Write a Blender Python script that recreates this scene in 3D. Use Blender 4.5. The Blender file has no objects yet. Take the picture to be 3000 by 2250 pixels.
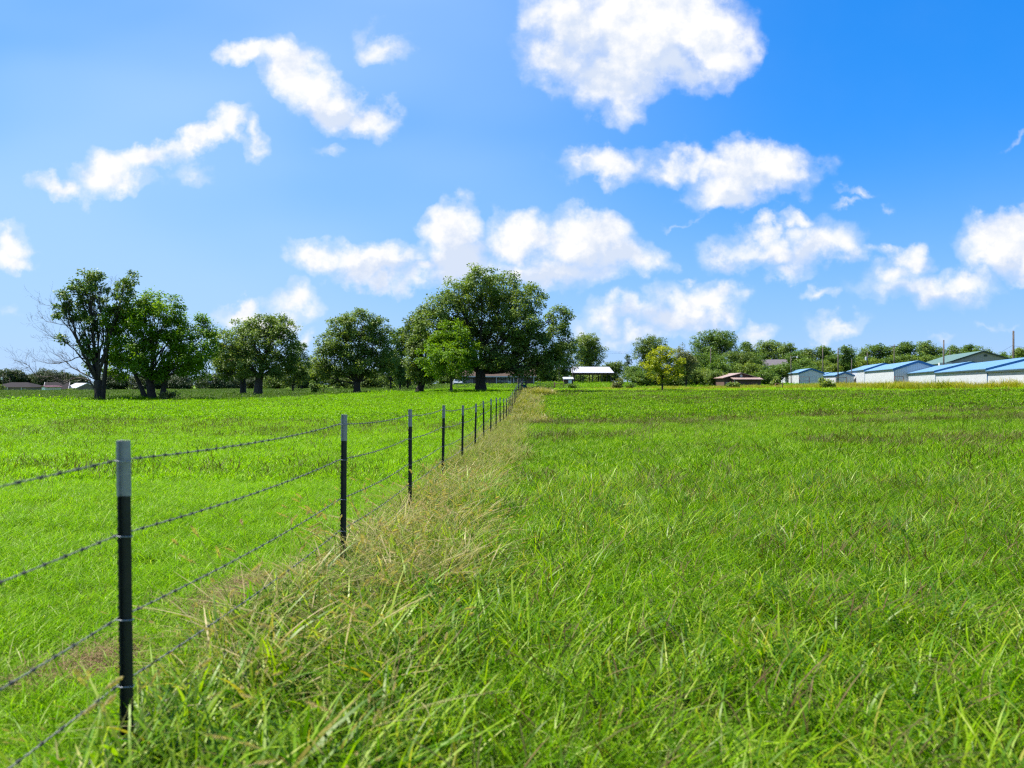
import bpy, math, random
import numpy as np
from mathutils import Vector, Matrix, Quaternion

rng = np.random.default_rng(7)
random.seed(7)
C = bpy.context.scene.collection
SC = bpy.context.scene

# ------------------------------------------------------------------ camera
EYE = 1.6          # metres above the ground at the photographer's feet
FPX = 2333.0       # focal length in photograph pixels (28 mm on a 36 mm frame)
cam_d = bpy.data.cameras.new('camera')
cam = bpy.data.objects.new('camera', cam_d)
C.objects.link(cam)
cam.location = (0, 0, EYE)
cam.rotation_euler = (math.radians(90), 0, 0)
cam_d.sensor_width = 36.0
cam_d.lens = 28.0
cam_d.clip_start = 0.05
cam_d.clip_end = 9000
cam_d.dof.use_dof = True
cam_d.dof.focus_distance = 17.0
cam_d.dof.aperture_fstop = 2.4
SC.camera = cam

# ------------------------------------------------------------------ light
SUN_EL, SUN_AZ = math.radians(61), math.radians(-74)     # azimuth from +Y towards +X
sun_d = bpy.data.lights.new('sun', 'SUN')
sun_d.energy = 5.0
sun_d.angle = math.radians(0.53)
sun_d.color = (1.0, 0.955, 0.88)
sun = bpy.data.objects.new('sun', sun_d)
C.objects.link(sun)
S_DIR = Vector((math.sin(SUN_AZ) * math.cos(SUN_EL), math.cos(SUN_AZ) * math.cos(SUN_EL), math.sin(SUN_EL)))
sun.rotation_euler = S_DIR.to_track_quat('Z', 'Y').to_euler()
sun.location = (-60, 40, 90)
SC.view_settings.view_transform = 'Standard'
SC.view_settings.look = 'None'
SC.view_settings.gamma = 1.0
SC.view_settings.use_curve_mapping = False
SC.view_settings.exposure = 1.4
SC.cycles.max_bounces = 10
SC.cycles.diffuse_bounces = 5
SC.cycles.glossy_bounces = 2
SC.cycles.transmission_bounces = 4
SC.cycles.transparent_max_bounces = 6
SC.cycles.caustics_reflective = False
SC.cycles.caustics_refractive = False
SC.cycles.filter_width = 1.25
SC.cycles.use_denoising = False


class NT:
    """small helper around a node tree"""
    def __init__(self, tree):
        self.t = tree
        tree.nodes.clear()

    def n(self, kind, **kw):
        nd = self.t.nodes.new(kind)
        for k, v in kw.items():
            setattr(nd, k, v)
        return nd

    def link(self, a, b):
        self.t.links.new(a, b)

    def put(self, sock, v):
        if isinstance(v, bpy.types.NodeSocket):
            self.link(v, sock)
        elif v is not None:
            sock.default_value = v

    def math(self, op, a, b=None, c=None, clamp=False):
        nd = self.n('ShaderNodeMath', operation=op, use_clamp=clamp)
        for i, v in enumerate((a, b, c)):
            self.put(nd.inputs[i], v)
        return nd.outputs[0]

    def vmath(self, op, a, b=None):
        nd = self.n('ShaderNodeVectorMath', operation=op)
        self.put(nd.inputs[0], a)
        if b is not None:
            self.put(nd.inputs[3 if op == 'SCALE' else 1], b)
        return nd.outputs[0]

    def mix(self, f, a, b, mode='MIX'):
        nd = self.n('ShaderNodeMix', data_type='RGBA', blend_type=mode)
        self.put(nd.inputs[0], f)
        for s, v in ((nd.inputs[6], a), (nd.inputs[7], b)):
            self.put(s, (*v, 1.0) if isinstance(v, (tuple, list)) and len(v) == 3 else v)
        return nd.outputs[2]

    def noise(self, vec, scale, detail=4, rough=.55, dist=0.0, out=0):
        nd = self.n('ShaderNodeTexNoise')
        if vec is not None:
            self.link(vec, nd.inputs['Vector'])
        nd.inputs['Scale'].default_value = scale
        nd.inputs['Detail'].default_value = detail
        nd.inputs['Roughness'].default_value = rough
        nd.inputs['Distortion'].default_value = dist
        return nd.outputs[out]

    def smooth(self, v, lo, hi, a=0.0, b=1.0):
        nd = self.n('ShaderNodeMapRange', interpolation_type='SMOOTHSTEP')
        self.put(nd.inputs[0], v)
        for i, q in enumerate((lo, hi, a, b)):
            nd.inputs[1 + i].default_value = q
        return nd.outputs[0]

    def ramp(self, v, stops):
        nd = self.n('ShaderNodeValToRGB')
        self.put(nd.inputs[0], v)
        el = nd.color_ramp.elements
        while len(el) < len(stops):
            el.new(0.5)
        for e, (p, c) in zip(el, stops):
            e.position = p
            e.color = (*c, 1.0)
        return nd.outputs[0]


# ------------------------------------------------------------------ sky with fair-weather cumulus
world = bpy.data.worlds.new('World')
SC.world = world
world.use_nodes = True
W = NT(world.node_tree)
sky = W.n('ShaderNodeTexSky', sky_type='NISHITA', sun_disc=False)
sky.sun_elevation = SUN_EL
sky.sun_rotation = SUN_AZ
sky.altitude = 200
sky.air_density = 1.0
sky.dust_density = 0.1
sky.ozone_density = 3.0
tc = W.n('ShaderNodeTexCoord').outputs['Generated']
sep = W.n('ShaderNodeSeparateXYZ')
W.link(tc, sep.inputs[0])
# direction projected on a flat sheet of air ahead (the clouds of the photograph), mirrored behind
ay = W.math('MAXIMUM', W.math('ABSOLUTE', sep.outputs[1]), 0.12)
cmb = W.n('ShaderNodeCombineXYZ')
W.link(W.math('DIVIDE', sep.outputs[0], ay), cmb.inputs[0])
W.link(W.math('DIVIDE', sep.outputs[2], ay), cmb.inputs[1])
plane = cmb.outputs[0]
n_warp = W.noise(plane, 9.0, 3, .55, out=1)
n_warp2 = W.noise(plane, 34.0, 4, .6, out=1)
warp = W.vmath('SCALE', W.vmath('SUBTRACT', n_warp, (.5, .5, .5)), 0.11)
warp = W.vmath('ADD', warp, W.vmath('SCALE', W.vmath('SUBTRACT', n_warp2, (.5, .5, .5)), 0.042))
pw = W.vmath('ADD', plane, warp)
flat = W.n('ShaderNodeVectorMath', operation='MULTIPLY')
W.link(pw, flat.inputs[0])
flat.inputs[1].default_value = (1, 1, 0)
pw = flat.outputs[0]

# cloud puffs: centre, radii and tilt in pixels of a 2212-wide view of the photograph, weight
K = 3000.0 / 2212.0
PUFFS = [
    (1240, 50, 130, 130, 0, 1.0), (1380, 50, 190, 150, 0, 1.1), (1500, 40, 130, 120, 0, 1.0), (1320, 165, 150, 80, 0, .9),
    (1190, 150, 80, 60, 0, .7), (1450, 140, 130, 70, 0, .8), (1580, 60, 60, 60, 0, .6),
    (530, 112, 80, 36, 5, .85), (625, 150, 100, 62, -28, 1.0), (705, 200, 115, 66, -24, 1.0), (790, 245, 90, 48, -10, .9), (840, 255, 50, 30, 20, .55),
    (842, 92, 62, 42, 0, .55), (795, 55, 40, 40, 0, .3),
    (110, 378, 70, 30, 0, .7), (220, 362, 100, 55, 0, .95), (300, 335, 70, 40, 0, .8), (430, 300, 130, 34, 20, .8), (495, 280, 60, 34, 10, .75),
    (552, 300, 34, 34, 0, .5), (275, 392, 80, 30, 0, .7), (410, 368, 60, 30, 0, .4), (705, 312, 46, 20, -20, .35),
    (690, 572, 66, 46, 0, .9), (800, 580, 110, 46, 0, .95), (968, 500, 74, 66, 0, 1.0), (985, 570, 110, 66, 0, 1.0), (1120, 520, 95, 62, 0, 1.0),
    (1250, 515, 125, 76, 0, 1.05), (1340, 555, 105, 52, 0, .95), (1190, 590, 170, 48, 0, .85), (1420, 552, 50, 32, 0, .6), (890, 605, 80, 34, 0, .7),
    (1325, 342, 140, 46, 0, .75), (1255, 335, 60, 26, 0, .6), (1440, 345, 70, 44, 0, .7), (1485, 350, 70, 36, 0, .55),
    (1625, 380, 150, 78, 0, 1.1), (1545, 365, 70, 44, 0, .8), (1585, 428, 90, 34, 0, .75), (1700, 388, 80, 58, 0, .9), (1480, 462, 80, 10, 10, .25),
    (1650, 555, 120, 52, 0, .85), (1642, 515, 58, 36, 0, .8), (1760, 545, 120, 58, 20, .8), (1730, 492, 66, 22, -10, .6), (1825, 540, 60, 40, 0, .6), (1700, 600, 80, 28, 0, .6),
    (2175, 520, 115, 86, 0, 1.05), (2205, 475, 70, 60, 0, .9), (2140, 565, 76, 46, 0, .75),
    (1952, 560, 46, 44, 0, .7), (1920, 600, 76, 44, 0, .6), (2000, 632, 170, 50, 0, .75), (2085, 620, 80, 38, 0, .65), (1780, 643, 52, 20, 10, .45), (1890, 533, 40, 20, 0, .3),
    (1480, 655, 105, 56, 0, .85), (1440, 690, 110, 44, 0, .75), (1320, 690, 76, 42, 0, .65), (1545, 650, 76, 40, 0, .7), (1632, 702, 56, 26, 0, .55), (1370, 725, 150, 28, 0, .5), (1260, 710, 50, 30, 0, .45),
    (30, 515, 60, 36, 10, .7), (10, 545, 56, 30, 0, .7), (520, 668, 56, 30, 0, .7), (625, 655, 66, 36, 0, .75), (600, 684, 76, 28, 0, .6), (665, 725, 40, 22, 0, .45),
    (1845, 408, 46, 18, 12, .45), (1920, 425, 24, 16, 40, .3), (1830, 440, 36, 12, 25, .28), (2185, 297, 36, 14, 30, .35), (1820, 706, 72, 24, 0, .5), (2040, 732, 44, 16, 0, .35),
    (1487, 592, 26, 14, 0, .4), (2160, 700, 40, 14, 0, .25), (15, 660, 40, 20, -20, .3),
]
field = None
for (cx, cy, rx, ry, rot, w) in PUFFS:
    mp = W.n('ShaderNodeMapping', vector_type='TEXTURE')
    W.link(pw, mp.inputs[0])
    mp.inputs[1].default_value = ((cx * K - 1500) / FPX, -(cy * K - 1125) / FPX, 0)
    mp.inputs[2].default_value = (0, 0, math.radians(rot))
    mp.inputs[3].default_value = (rx * K / FPX * 1.22, ry * K / FPX * 1.22, 1)
    g = W.n('ShaderNodeTexGradient', gradient_type='SPHERICAL')
    W.link(mp.outputs[0], g.inputs[0])
    v = W.math('MULTIPLY', g.outputs[1], w)
    field = v if field is None else W.math('SMOOTH_MAX', field, v, 0.09)
# grey-blue bases of the thicker clouds
SHADED = [(1275, 570, 130, 34), (965, 605, 80, 30), (1140, 605, 150, 26), (1260, 130, 130, 60), (1420, 150, 120, 40), (1470, 700, 150, 34), (2185, 590, 90, 32),
          (2030, 662, 160, 26), (1650, 592, 130, 24), (1625, 432, 110, 26), (1770, 575, 80, 28), (800, 605, 110, 20), (1000, 560, 60, 50), (720, 225, 80, 20)]
grey = None
for (cx, cy, rx, ry) in SHADED:
    mp = W.n('ShaderNodeMapping', vector_type='TEXTURE')
    W.link(pw, mp.inputs[0])
    mp.inputs[1].default_value = ((cx * K - 1500) / FPX, -(cy * K - 1125) / FPX, 0)
    mp.inputs[3].default_value = (rx * K / FPX * 1.6, ry * K / FPX * 1.7, 1)
    g = W.n('ShaderNodeTexGradient', gradient_type='SPHERICAL')
    W.link(mp.outputs[0], g.inputs[0])
    grey = g.outputs[1] if grey is None else W.math('MAXIMUM', grey, g.outputs[1])
grey = W.smooth(grey, 0.0, 0.8, 0.0, 0.8)
# behind and beside the view the same kind of scattered cumulus goes on
side = W.smooth(sep.outputs[1], 0.55, 0.30)
gen = W.noise(tc, 3.2, 5, .5)
gen = W.math('MULTIPLY', W.smooth(gen, .54, .72), side)
field = W.math('MAXIMUM', W.math('MULTIPLY', field, W.math('SUBTRACT', 1.0, side)), gen)
fb = W.noise(plane, 14.0, 9, .60)
fb_lit = W.noise(W.vmath('ADD', plane, (-.012, .016, 0)), 14.0, 6, .60)
dens = W.math('ADD', field, W.math('MULTIPLY', W.math('SUBTRACT', fb, .5), 0.95))
alpha = W.smooth(dens, 0.06, 0.68)
alpha = W.math('MULTIPLY', alpha, W.smooth(field, 0.07, 0.26))
halo = W.math('MULTIPLY', W.smooth(dens, -0.08, 0.45), W.smooth(field, 0.06, 0.22, 0.0, 0.38))
alpha = W.math('MAXIMUM', alpha, halo)
# self shadow: thick cores go a little grey-blue below, sunward billows stay white
relief = W.math('MULTIPLY', W.math('SUBTRACT', fb, fb_lit), 3.2)
core = W.smooth(dens, 0.50, 1.10)
fl_up = W.math('ADD', W.math('ADD', W.math('MULTIPLY', core, 0.22), grey), W.math('MULTIPLY', relief, -1.1))
shade = W.math('MINIMUM', W.math('MAXIMUM', fl_up, 0.0), 0.75)
cloud_col = W.mix(shade, (1.0, 1.0, 1.0), (0.58, 0.70, 0.92))
# thin veil of high cirrus
veil = W.noise(W.vmath('MULTIPLY', plane, (1.0, 2.6, 1.0)), 1.3, 2.5, .45)
veil = W.math('MULTIPLY', W.smooth(veil, .12, .62), W.smooth(sep.outputs[0], .38, -.30, .03, .60))
hs = W.n('ShaderNodeHueSaturation')
hs.inputs['Saturation'].default_value = 1.16
hs.inputs['Hue'].default_value = 0.5
SKY_S = 0.063
W.link(W.mix(1.0, sky.outputs[0], (.55 * SKY_S, .765 * SKY_S, 1.15 * SKY_S), 'MULTIPLY'), hs.inputs['Color'])
spc = W.n('ShaderNodeSeparateColor')
W.link(W.mix(1.0, hs.outputs[0], (2.64, 2.64, 2.64), 'MULTIPLY'), spc.inputs[0])
cmc = W.n('ShaderNodeCombineColor')            # camera colour response of the sky
for k_, (ex, gn) in enumerate(((.95, .86), (.60, .725), (.45, 1.06))):
    W.link(W.math('MULTIPLY', W.math('POWER', spc.outputs[k_], ex), gn / 2.64), cmc.inputs[k_])
skyc = cmc.outputs[0]
skyc = W.mix(veil, skyc, (.22, .31, .41))
skyc = W.mix(W.smooth(sep.outputs[2], .30, .0, 0.0, 0.55), skyc, (.165, .255, .37))      # pale air low over the horizon
cl = W.mix(1.0, cloud_col, (.388, .388, .388), 'MULTIPLY')
skyc = W.mix(alpha, skyc, cl)
bg = W.n('ShaderNodeBackground')
W.link(skyc, bg.inputs[0])
bg.inputs[1].default_value = 1.0
wo = W.n('ShaderNodeOutputWorld')
W.link(bg.outputs[0], wo.inputs[0])
world.cycles.sampling_method = 'MANUAL'
world.cycles.sample_map_resolution = 512


# ------------------------------------------------------------------ helpers
def at(px, py, d):
    """a photograph pixel at depth d metres -> world point"""
    return Vector(((px - 1500) / FPX * d, d, EYE - (py - 1125) / FPX * d))


# terrain height: cross-profiles along bearings s = x / y
_Y = np.array([0, 25, 48, 55, 62, 72, 80, 90, 100, 115, 130, 150, 180, 200, 220, 250, 400, 3000.])
_S = np.array([-.60, -.30, -.19, -.04, .06, .20, .40, .643])
_Z = np.array([
    [0, -.30, -.35, -.30, -.25, -.12, -.05, -.15, -.40, -.55, -.60, -.55, -.35, -.30, -.70, -1.7, -1.5, -1.5],
    [0, -.32, -.50, -.40, -.25, -.10, 0, .02, 0, -.10, -.15, -.20, -.10, 0, -.30, -.8, -.5, 0],
    [0, -.32, -.55, -.40, -.20, 0, .15, .22, .27, .27, .22, .20, .20, .20, .20, .2, .4, 1],
    [0, -.32, -.60, -.35, .04, .33, .50, .68, .80, .85, .90, 1.0, 1.25, 1.4, 1.6, 1.9, 2.5, 3],
    [0, -.32, -.60, -.35, .04, .33, .50, .60, .68, .68, .60, .55, 1.2, 1.5, 1.85, 2.0, 2.5, 3],
    [0, -.30, -.50, -.25, .10, .38, .55, .68, .77, .80, .80, .80, .85, 1.1, 1.5, 2.0, 2.5, 3],
    [0, -.20, -.20, .10, .40, .75, .88, .95, 1.0, 1.05, 1.1, 1.2, 1.35, 1.45, 1.6, 1.8, 2.5, 3],
    [0, -.10, .25, .65, .98, 1.08, 1.08, 1.1, 1.1, 1.1, 1.15, 1.2, 1.3, 1.4, 1.6, 1.8, 2.5, 3]])
_Z -= np.interp(_Y, [55, 75, 150, 190], [0, 1, 1, 0])[None, :] * np.array([.14, .14, .14, .06, .14, .26, .26, .26])[:, None]


def _gz1(x, y):
    y = np.maximum(y, 0.0)
    s = np.clip(x / np.maximum(y, 8.0), _S[0], _S[-1])
    cols = np.stack([np.interp(y, _Y, r) for r in _Z])
    i = np.clip(np.searchsorted(_S, s) - 1, 0, len(_S) - 2)
    t = (s - _S[i]) / (_S[i + 1] - _S[i])
    t = t * t * (3 - 2 * t)
    j = np.arange(len(y))
    return cols[i, j] * (1 - t) + cols[i + 1, j] * t


def gzv(x, y):
    x = np.atleast_1d(np.asarray(x, float))
    y = np.atleast_1d(np.asarray(y, float))
    z = (_gz1(x, y) * 2 + _gz1(x, y + 2.5) + _gz1(x, y - 2.5) + _gz1(x, y + 5) + _gz1(x, y - 5)) / 6
    z += .025 * np.sin(x * .31 + 1.3) * np.sin(y * .23) + .012 * np.sin(x * 1.1 + y * .6) * np.clip(y / 10, 0, 1)
    return z


def gz(x, y):
    return float(gzv(x, y)[0])


FENCE_SLOPE, FENCE_OFF = .03215, -1.717


def xf(y):
    return FENCE_SLOPE * y + FENCE_OFF


def field_edge(s):
    return np.interp(s, [0, .2, .4, .643], [105, 105, 87, 66])


# value noise for patches
_vn = rng.random((64, 64))


def vnoise(x, y, scale):
    u = np.asarray(x) / scale
    v = np.asarray(y) / scale
    i, j = np.floor(u).astype(int), np.floor(v).astype(int)
    fu, fv = u - i, v - j
    fu, fv = fu * fu * (3 - 2 * fu), fv * fv * (3 - 2 * fv)
    g = lambda a, b: _vn[a % 64, b % 64]
    return (g(i, j) * (1 - fu) + g(i + 1, j) * fu) * (1 - fv) + (g(i, j + 1) * (1 - fu) + g(i + 1, j + 1) * fu) * fv


def mesh_np(name, V, F, face_attr=None, point_attr=None, smooth=False):
    """mesh from arrays: V (n,3), F (m,3) or (m,4)"""
    me = bpy.data.meshes.new(name)
    V = np.ascontiguousarray(V, np.float32)
    F = np.ascontiguousarray(F, np.int32)
    k = F.shape[1]
    me.vertices.add(len(V))
    me.vertices.foreach_set('co', V.ravel())
    me.loops.add(F.size)
    me.loops.foreach_set('vertex_index', F.ravel())
    me.polygons.add(len(F))
    me.polygons.foreach_set('loop_start', np.arange(len(F), dtype=np.int32) * k)
    for nm, a in (face_attr or {}).items():
        me.attributes.new(nm, 'FLOAT', 'FACE').data.foreach_set('value', np.ascontiguousarray(a, np.float32))
    for nm, a in (point_attr or {}).items():
        me.attributes.new(nm, 'FLOAT', 'POINT').data.foreach_set('value', np.ascontiguousarray(a, np.float32))
    if smooth:
        me.polygons.foreach_set('use_smooth', np.ones(len(F), bool))
    me.update()
    me.validate()
    return me


def link(name, me, mat=None, parent=None):
    o = bpy.data.objects.new(name, me)
    C.objects.link(o)
    if mat is not None and me is not None:
        me.materials.clear()
        me.materials.append(mat)
    if parent is not None:
        o.parent = parent
    return o


def tag(o, label=None, cat=None, group=None, kind=None):
    for k, v in (('label', label), ('category', cat), ('group', group), ('kind', kind)):
        if v:
            o[k] = v
    return o


def thing(name, label, cat, loc=(0, 0, 0), rz=0.0, group=None):
    o = bpy.data.objects.new(name, None)
    C.objects.link(o)
    o.empty_display_size = .3
    o.location = loc
    o.rotation_euler = (0, 0, rz)
    return tag(o, label, cat, group)


class MB:
    """collects boxes, quads and tubes; build() links them as ONE mesh object"""
    def __init__(self):
        self.v, self.f = [], []

    def poly(self, pts):
        n = len(self.v)
        self.v += [tuple(p) for p in pts]
        self.f.append(tuple(range(n, n + len(pts))))
        return self

    def box(self, x0, x1, y0, y1, z0, z1):
        n = len(self.v)
        self.v += [(x, y, z) for z in (z0, z1) for x, y in ((x0, y0), (x1, y0), (x1, y1), (x0, y1))]
        self.f += [tuple(n + i for i in q) for q in ((3, 2, 1, 0), (4, 5, 6, 7), (0, 1, 5, 4), (1, 2, 6, 5), (2, 3, 7, 6), (3, 0, 4, 7))]
        return self

    def prism(self, prof, axis, a, b):
        """extrude a closed 2-D profile along an axis ('x' or 'y'); profile is (other, z)"""
        n, k = len(self.v), len(prof)
        for t in (a, b):
            self.v += [(t, p, z) if axis == 'x' else (p, t, z) for p, z in prof]
        self.f.append(tuple(range(n + k - 1, n - 1, -1)))
        self.f.append(tuple(range(n + k, n + 2 * k)))
        for i in range(k):
            j = (i + 1) % k
            self.f.append((n + i, n + j, n + k + j, n + k + i))
        return self

    def tube(self, pts, rad, sides=6, cap=True):
        pts = [Vector(p) for p in pts]
        if not isinstance(rad, (list, tuple)):
            rad = [rad] * len(pts)
        n0 = len(self.v)
        prev = None
        for i, p in enumerate(pts):
            d = (pts[min(i + 1, len(pts) - 1)] - pts[max(i - 1, 0)])
            if d.length < 1e-9:
                d = Vector((0, 0, 1))
            d.normalize()
            u = d.orthogonal().normalized() if prev is None else (prev - d * prev.dot(d)).normalized()
            prev = u
            w = d.cross(u)
            for k in range(sides):
                a = 2 * math.pi * k / sides
                self.v.append(tuple(p + (u * math.cos(a) + w * math.sin(a)) * rad[i]))
        for i in range(len(pts) - 1):
            for k in range(sides):
                a, b = n0 + i * sides + k, n0 + i * sides + (k + 1) % sides
                self.f.append((a, b, b + sides, a + sides))
        if cap:
            self.f.append(tuple(n0 + k for k in range(sides))[::-1])
            e = n0 + (len(pts) - 1) * sides
            self.f.append(tuple(e + k for k in range(sides)))
        return self

    def mesh(self, name, smooth=False):
        me = bpy.data.meshes.new(name)
        me.from_pydata(self.v, [], self.f)
        if smooth:
            me.polygons.foreach_set('use_smooth', np.ones(len(me.polygons), bool))
        me.update()
        return me

    def build(self, name, mat, parent=None, smooth=False):
        return link(name, self.mesh(name, smooth), mat, parent)


# ------------------------------------------------------------------ materials
def new_mat(name):
    m = bpy.data.materials.new(name)
    m.use_nodes = True
    n = NT(m.node_tree)
    return m, n, n.n('ShaderNodeOutputMaterial')


def mat_plain(name, col, rough=.6, metal=0.0, var=.12, nscale=6.0, bump=0.0, bscale=40.0, dirt=None, spec=.4):
    m, n, out = new_mat(name)
    b = n.n('ShaderNodeBsdfPrincipled')
    oc = n.n('ShaderNodeTexCoord').outputs['Object']
    nz = n.noise(oc, nscale, 5, .6)
    c = n.mix(n.smooth(nz, .3, .7), tuple(q * (1 - var) for q in col), tuple(min(1, q * (1 + var)) for q in col))
    if dirt:
        c = n.mix(n.math('MULTIPLY', n.smooth(n.noise(oc, nscale * .35, 7, .7), .5, .75), dirt[1]), c, dirt[0])
    n.link(c, b.inputs['Base Color'])
    b.inputs['Roughness'].default_value = rough
    b.inputs['Metallic'].default_value = metal
    b.inputs['Specular IOR Level'].default_value = spec
    if bump:
        bp = n.n('ShaderNodeBump')
        bp.inputs['Strength'].default_value = bump
        bp.inputs['Distance'].default_value = .02
        n.link(n.noise(oc, bscale, 5, .6), bp.inputs['Height'])
        n.link(bp.outputs[0], b.inputs['Normal'])
    n.link(b.outputs[0], out.inputs[0])
    return m


def mat_ribbed(name, col, axis, period, rough=.45, var=.05, dirt=None, depth=.03, metal=0.0):
    """painted ribbed metal sheet: ribs every period metres along a local axis"""
    m, n, out = new_mat(name)
    b = n.n('ShaderNodeBsdfPrincipled')
    oc = n.n('ShaderNodeTexCoord').outputs['Object']
    sp = n.n('ShaderNodeSeparateXYZ')
    n.link(oc, sp.inputs[0])
    t = n.math('FRACT', n.math('DIVIDE', sp.outputs['XYZ'.index(axis)], period))
    rib = n.math('SUBTRACT', n.smooth(t, .0, .10), n.smooth(t, .16, .26))
    nz = n.noise(oc, .9, 6, .65)
    c = n.mix(n.smooth(nz, .3, .7), tuple(q * (1 - var) for q in col), tuple(min(1, q * (1 + var)) for q in col))
    if dirt:
        c = n.mix(n.math('MULTIPLY', n.smooth(n.noise(oc, 1.6, 8, .7), .5, .8), dirt[1]), c, dirt[0])
    n.link(c, b.inputs['Base Color'])
    b.inputs['Roughness'].default_value = rough
    b.inputs['Metallic'].default_value = metal
    bp = n.n('ShaderNodeBump')
    bp.inputs['Strength'].default_value = 1.0
    bp.inputs['Distance'].default_value = depth
    n.link(rib, bp.inputs['Height'])
    n.link(bp.outputs[0], b.inputs['Normal'])
    n.link(b.outputs[0], out.inputs[0])
    return m


def mat_leaf(name, dark, mid, light, transl=.35, rough=.50, spec=.22):
    m, n, out = new_mat(name)
    at_ = n.n('ShaderNodeAttribute', attribute_name='cv')
    c = n.ramp(at_.outputs['Fac'], [(0, dark), (.55, mid), (1, light)])
    d = n.n('ShaderNodeBsdfPrincipled')
    n.link(c, d.inputs['Base Color'])
    d.inputs['Roughness'].default_value = rough
    d.inputs['Specular IOR Level'].default_value = spec
    tr = n.n('ShaderNodeBsdfTranslucent')
    n.link(n.mix(1.0, c, (1.25, 1.15, .45), 'MULTIPLY'), tr.inputs['Color'])
    mx = n.n('ShaderNodeMixShader')
    mx.inputs[0].default_value = transl
    n.link(d.outputs[0], mx.inputs[1])
    n.link(tr.outputs[0], mx.inputs[2])
    n.link(mx.outputs[0], out.inputs[0])
    return m


def mat_grass(name, stops, base, tip, tint_a, tint_b, transl=.42, rough=.42, spec=.45):
    """stops: colours over the per-blade value cv; hv runs from 0 at the root to 1 at the tip"""
    m, n, out = new_mat(name)
    cv = n.n('ShaderNodeAttribute', attribute_name='cv').outputs['Fac']
    hv = n.n('ShaderNodeAttribute', attribute_name='hv').outputs['Fac']
    ti = n.n('ShaderNodeAttribute', attribute_name='tint', attribute_type='INSTANCER').outputs['Fac']
    c = n.ramp(cv, stops)
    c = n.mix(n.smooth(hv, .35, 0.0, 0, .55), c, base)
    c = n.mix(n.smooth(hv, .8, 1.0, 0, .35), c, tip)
    c = n.mix(1.0, c, n.mix(ti, tint_a, tint_b), 'MULTIPLY')
    d = n.n('ShaderNodeBsdfPrincipled')
    n.link(c, d.inputs['Base Color'])
    d.inputs['Roughness'].default_value = rough
    d.inputs['Specular IOR Level'].default_value = spec
    d.inputs['Specular Tint'].default_value = (1, 1, .7, 1)
    tr = n.n('ShaderNodeBsdfTranslucent')
    n.link(n.mix(1.0, c, (1.05, 1.15, .30), 'MULTIPLY'), tr.inputs['Color'])
    mx = n.n('ShaderNodeMixShader')
    mx.inputs[0].default_value = transl
    n.link(d.outputs[0], mx.inputs[1])
    n.link(tr.outputs[0], mx.inputs[2])
    n.link(mx.outputs[0], out.inputs[0])
    return m


def mat_bark(name, col, rough=.9):
    m, n, out = new_mat(name)
    b = n.n('ShaderNodeBsdfPrincipled')
    oc = n.n('ShaderNodeTexCoord').outputs['Object']
    v = n.vmath('MULTIPLY', oc, (6, 6, 1.2))
    nz = n.noise(v, 1.6, 8, .7, .6)
    c = n.mix(n.smooth(nz, .35, .68), tuple(q * .45 for q in col), tuple(q * 1.35 for q in col))
    n.link(c, b.inputs['Base Color'])
    b.inputs['Roughness'].default_value = rough
    bp = n.n('ShaderNodeBump')
    bp.inputs['Strength'].default_value = .9
    bp.inputs['Distance'].default_value = .06
    n.link(nz, bp.inputs['Height'])
    n.link(bp.outputs[0], b.inputs['Normal'])
    n.link(b.outputs[0], out.inputs[0])
    return m


def mat_glass(name):
    m, n, out = new_mat(name)
    b = n.n('ShaderNodeBsdfPrincipled')
    b.inputs['Base Color'].default_value = (.03, .045, .05, 1)
    b.inputs['Roughness'].default_value = .08
    b.inputs['Specular IOR Level'].default_value = .7
    n.link(b.outputs[0], out.inputs[0])
    return m


def mat_shingle(name, col, course=.28):
    m, n, out = new_mat(name)
    b = n.n('ShaderNodeBsdfPrincipled')
    oc = n.n('ShaderNodeTexCoord').outputs['Object']
    br = n.n('ShaderNodeTexBrick')
    n.link(oc, br.inputs['Vector'])
    br.inputs['Scale'].default_value = 1.0
    br.inputs['Brick Width'].default_value = .6
    br.inputs['Row Height'].default_value = course
    br.inputs['Mortar Size'].default_value = .012
    br.inputs['Color1'].default_value = (*[q * .85 for q in col], 1)
    br.inputs['Color2'].default_value = (*[q * 1.15 for q in col], 1)
    br.inputs['Mortar'].default_value = (*[q * .5 for q in col], 1)
    c = n.mix(n.smooth(n.noise(oc, 2.5, 6, .7), .35, .7), br.outputs[0], col)
    n.link(c, b.inputs['Base Color'])
    b.inputs['Roughness'].default_value = .95
    b.inputs['Specular IOR Level'].default_value = .08
    n.link(b.outputs[0], out.inputs[0])
    return m


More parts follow.
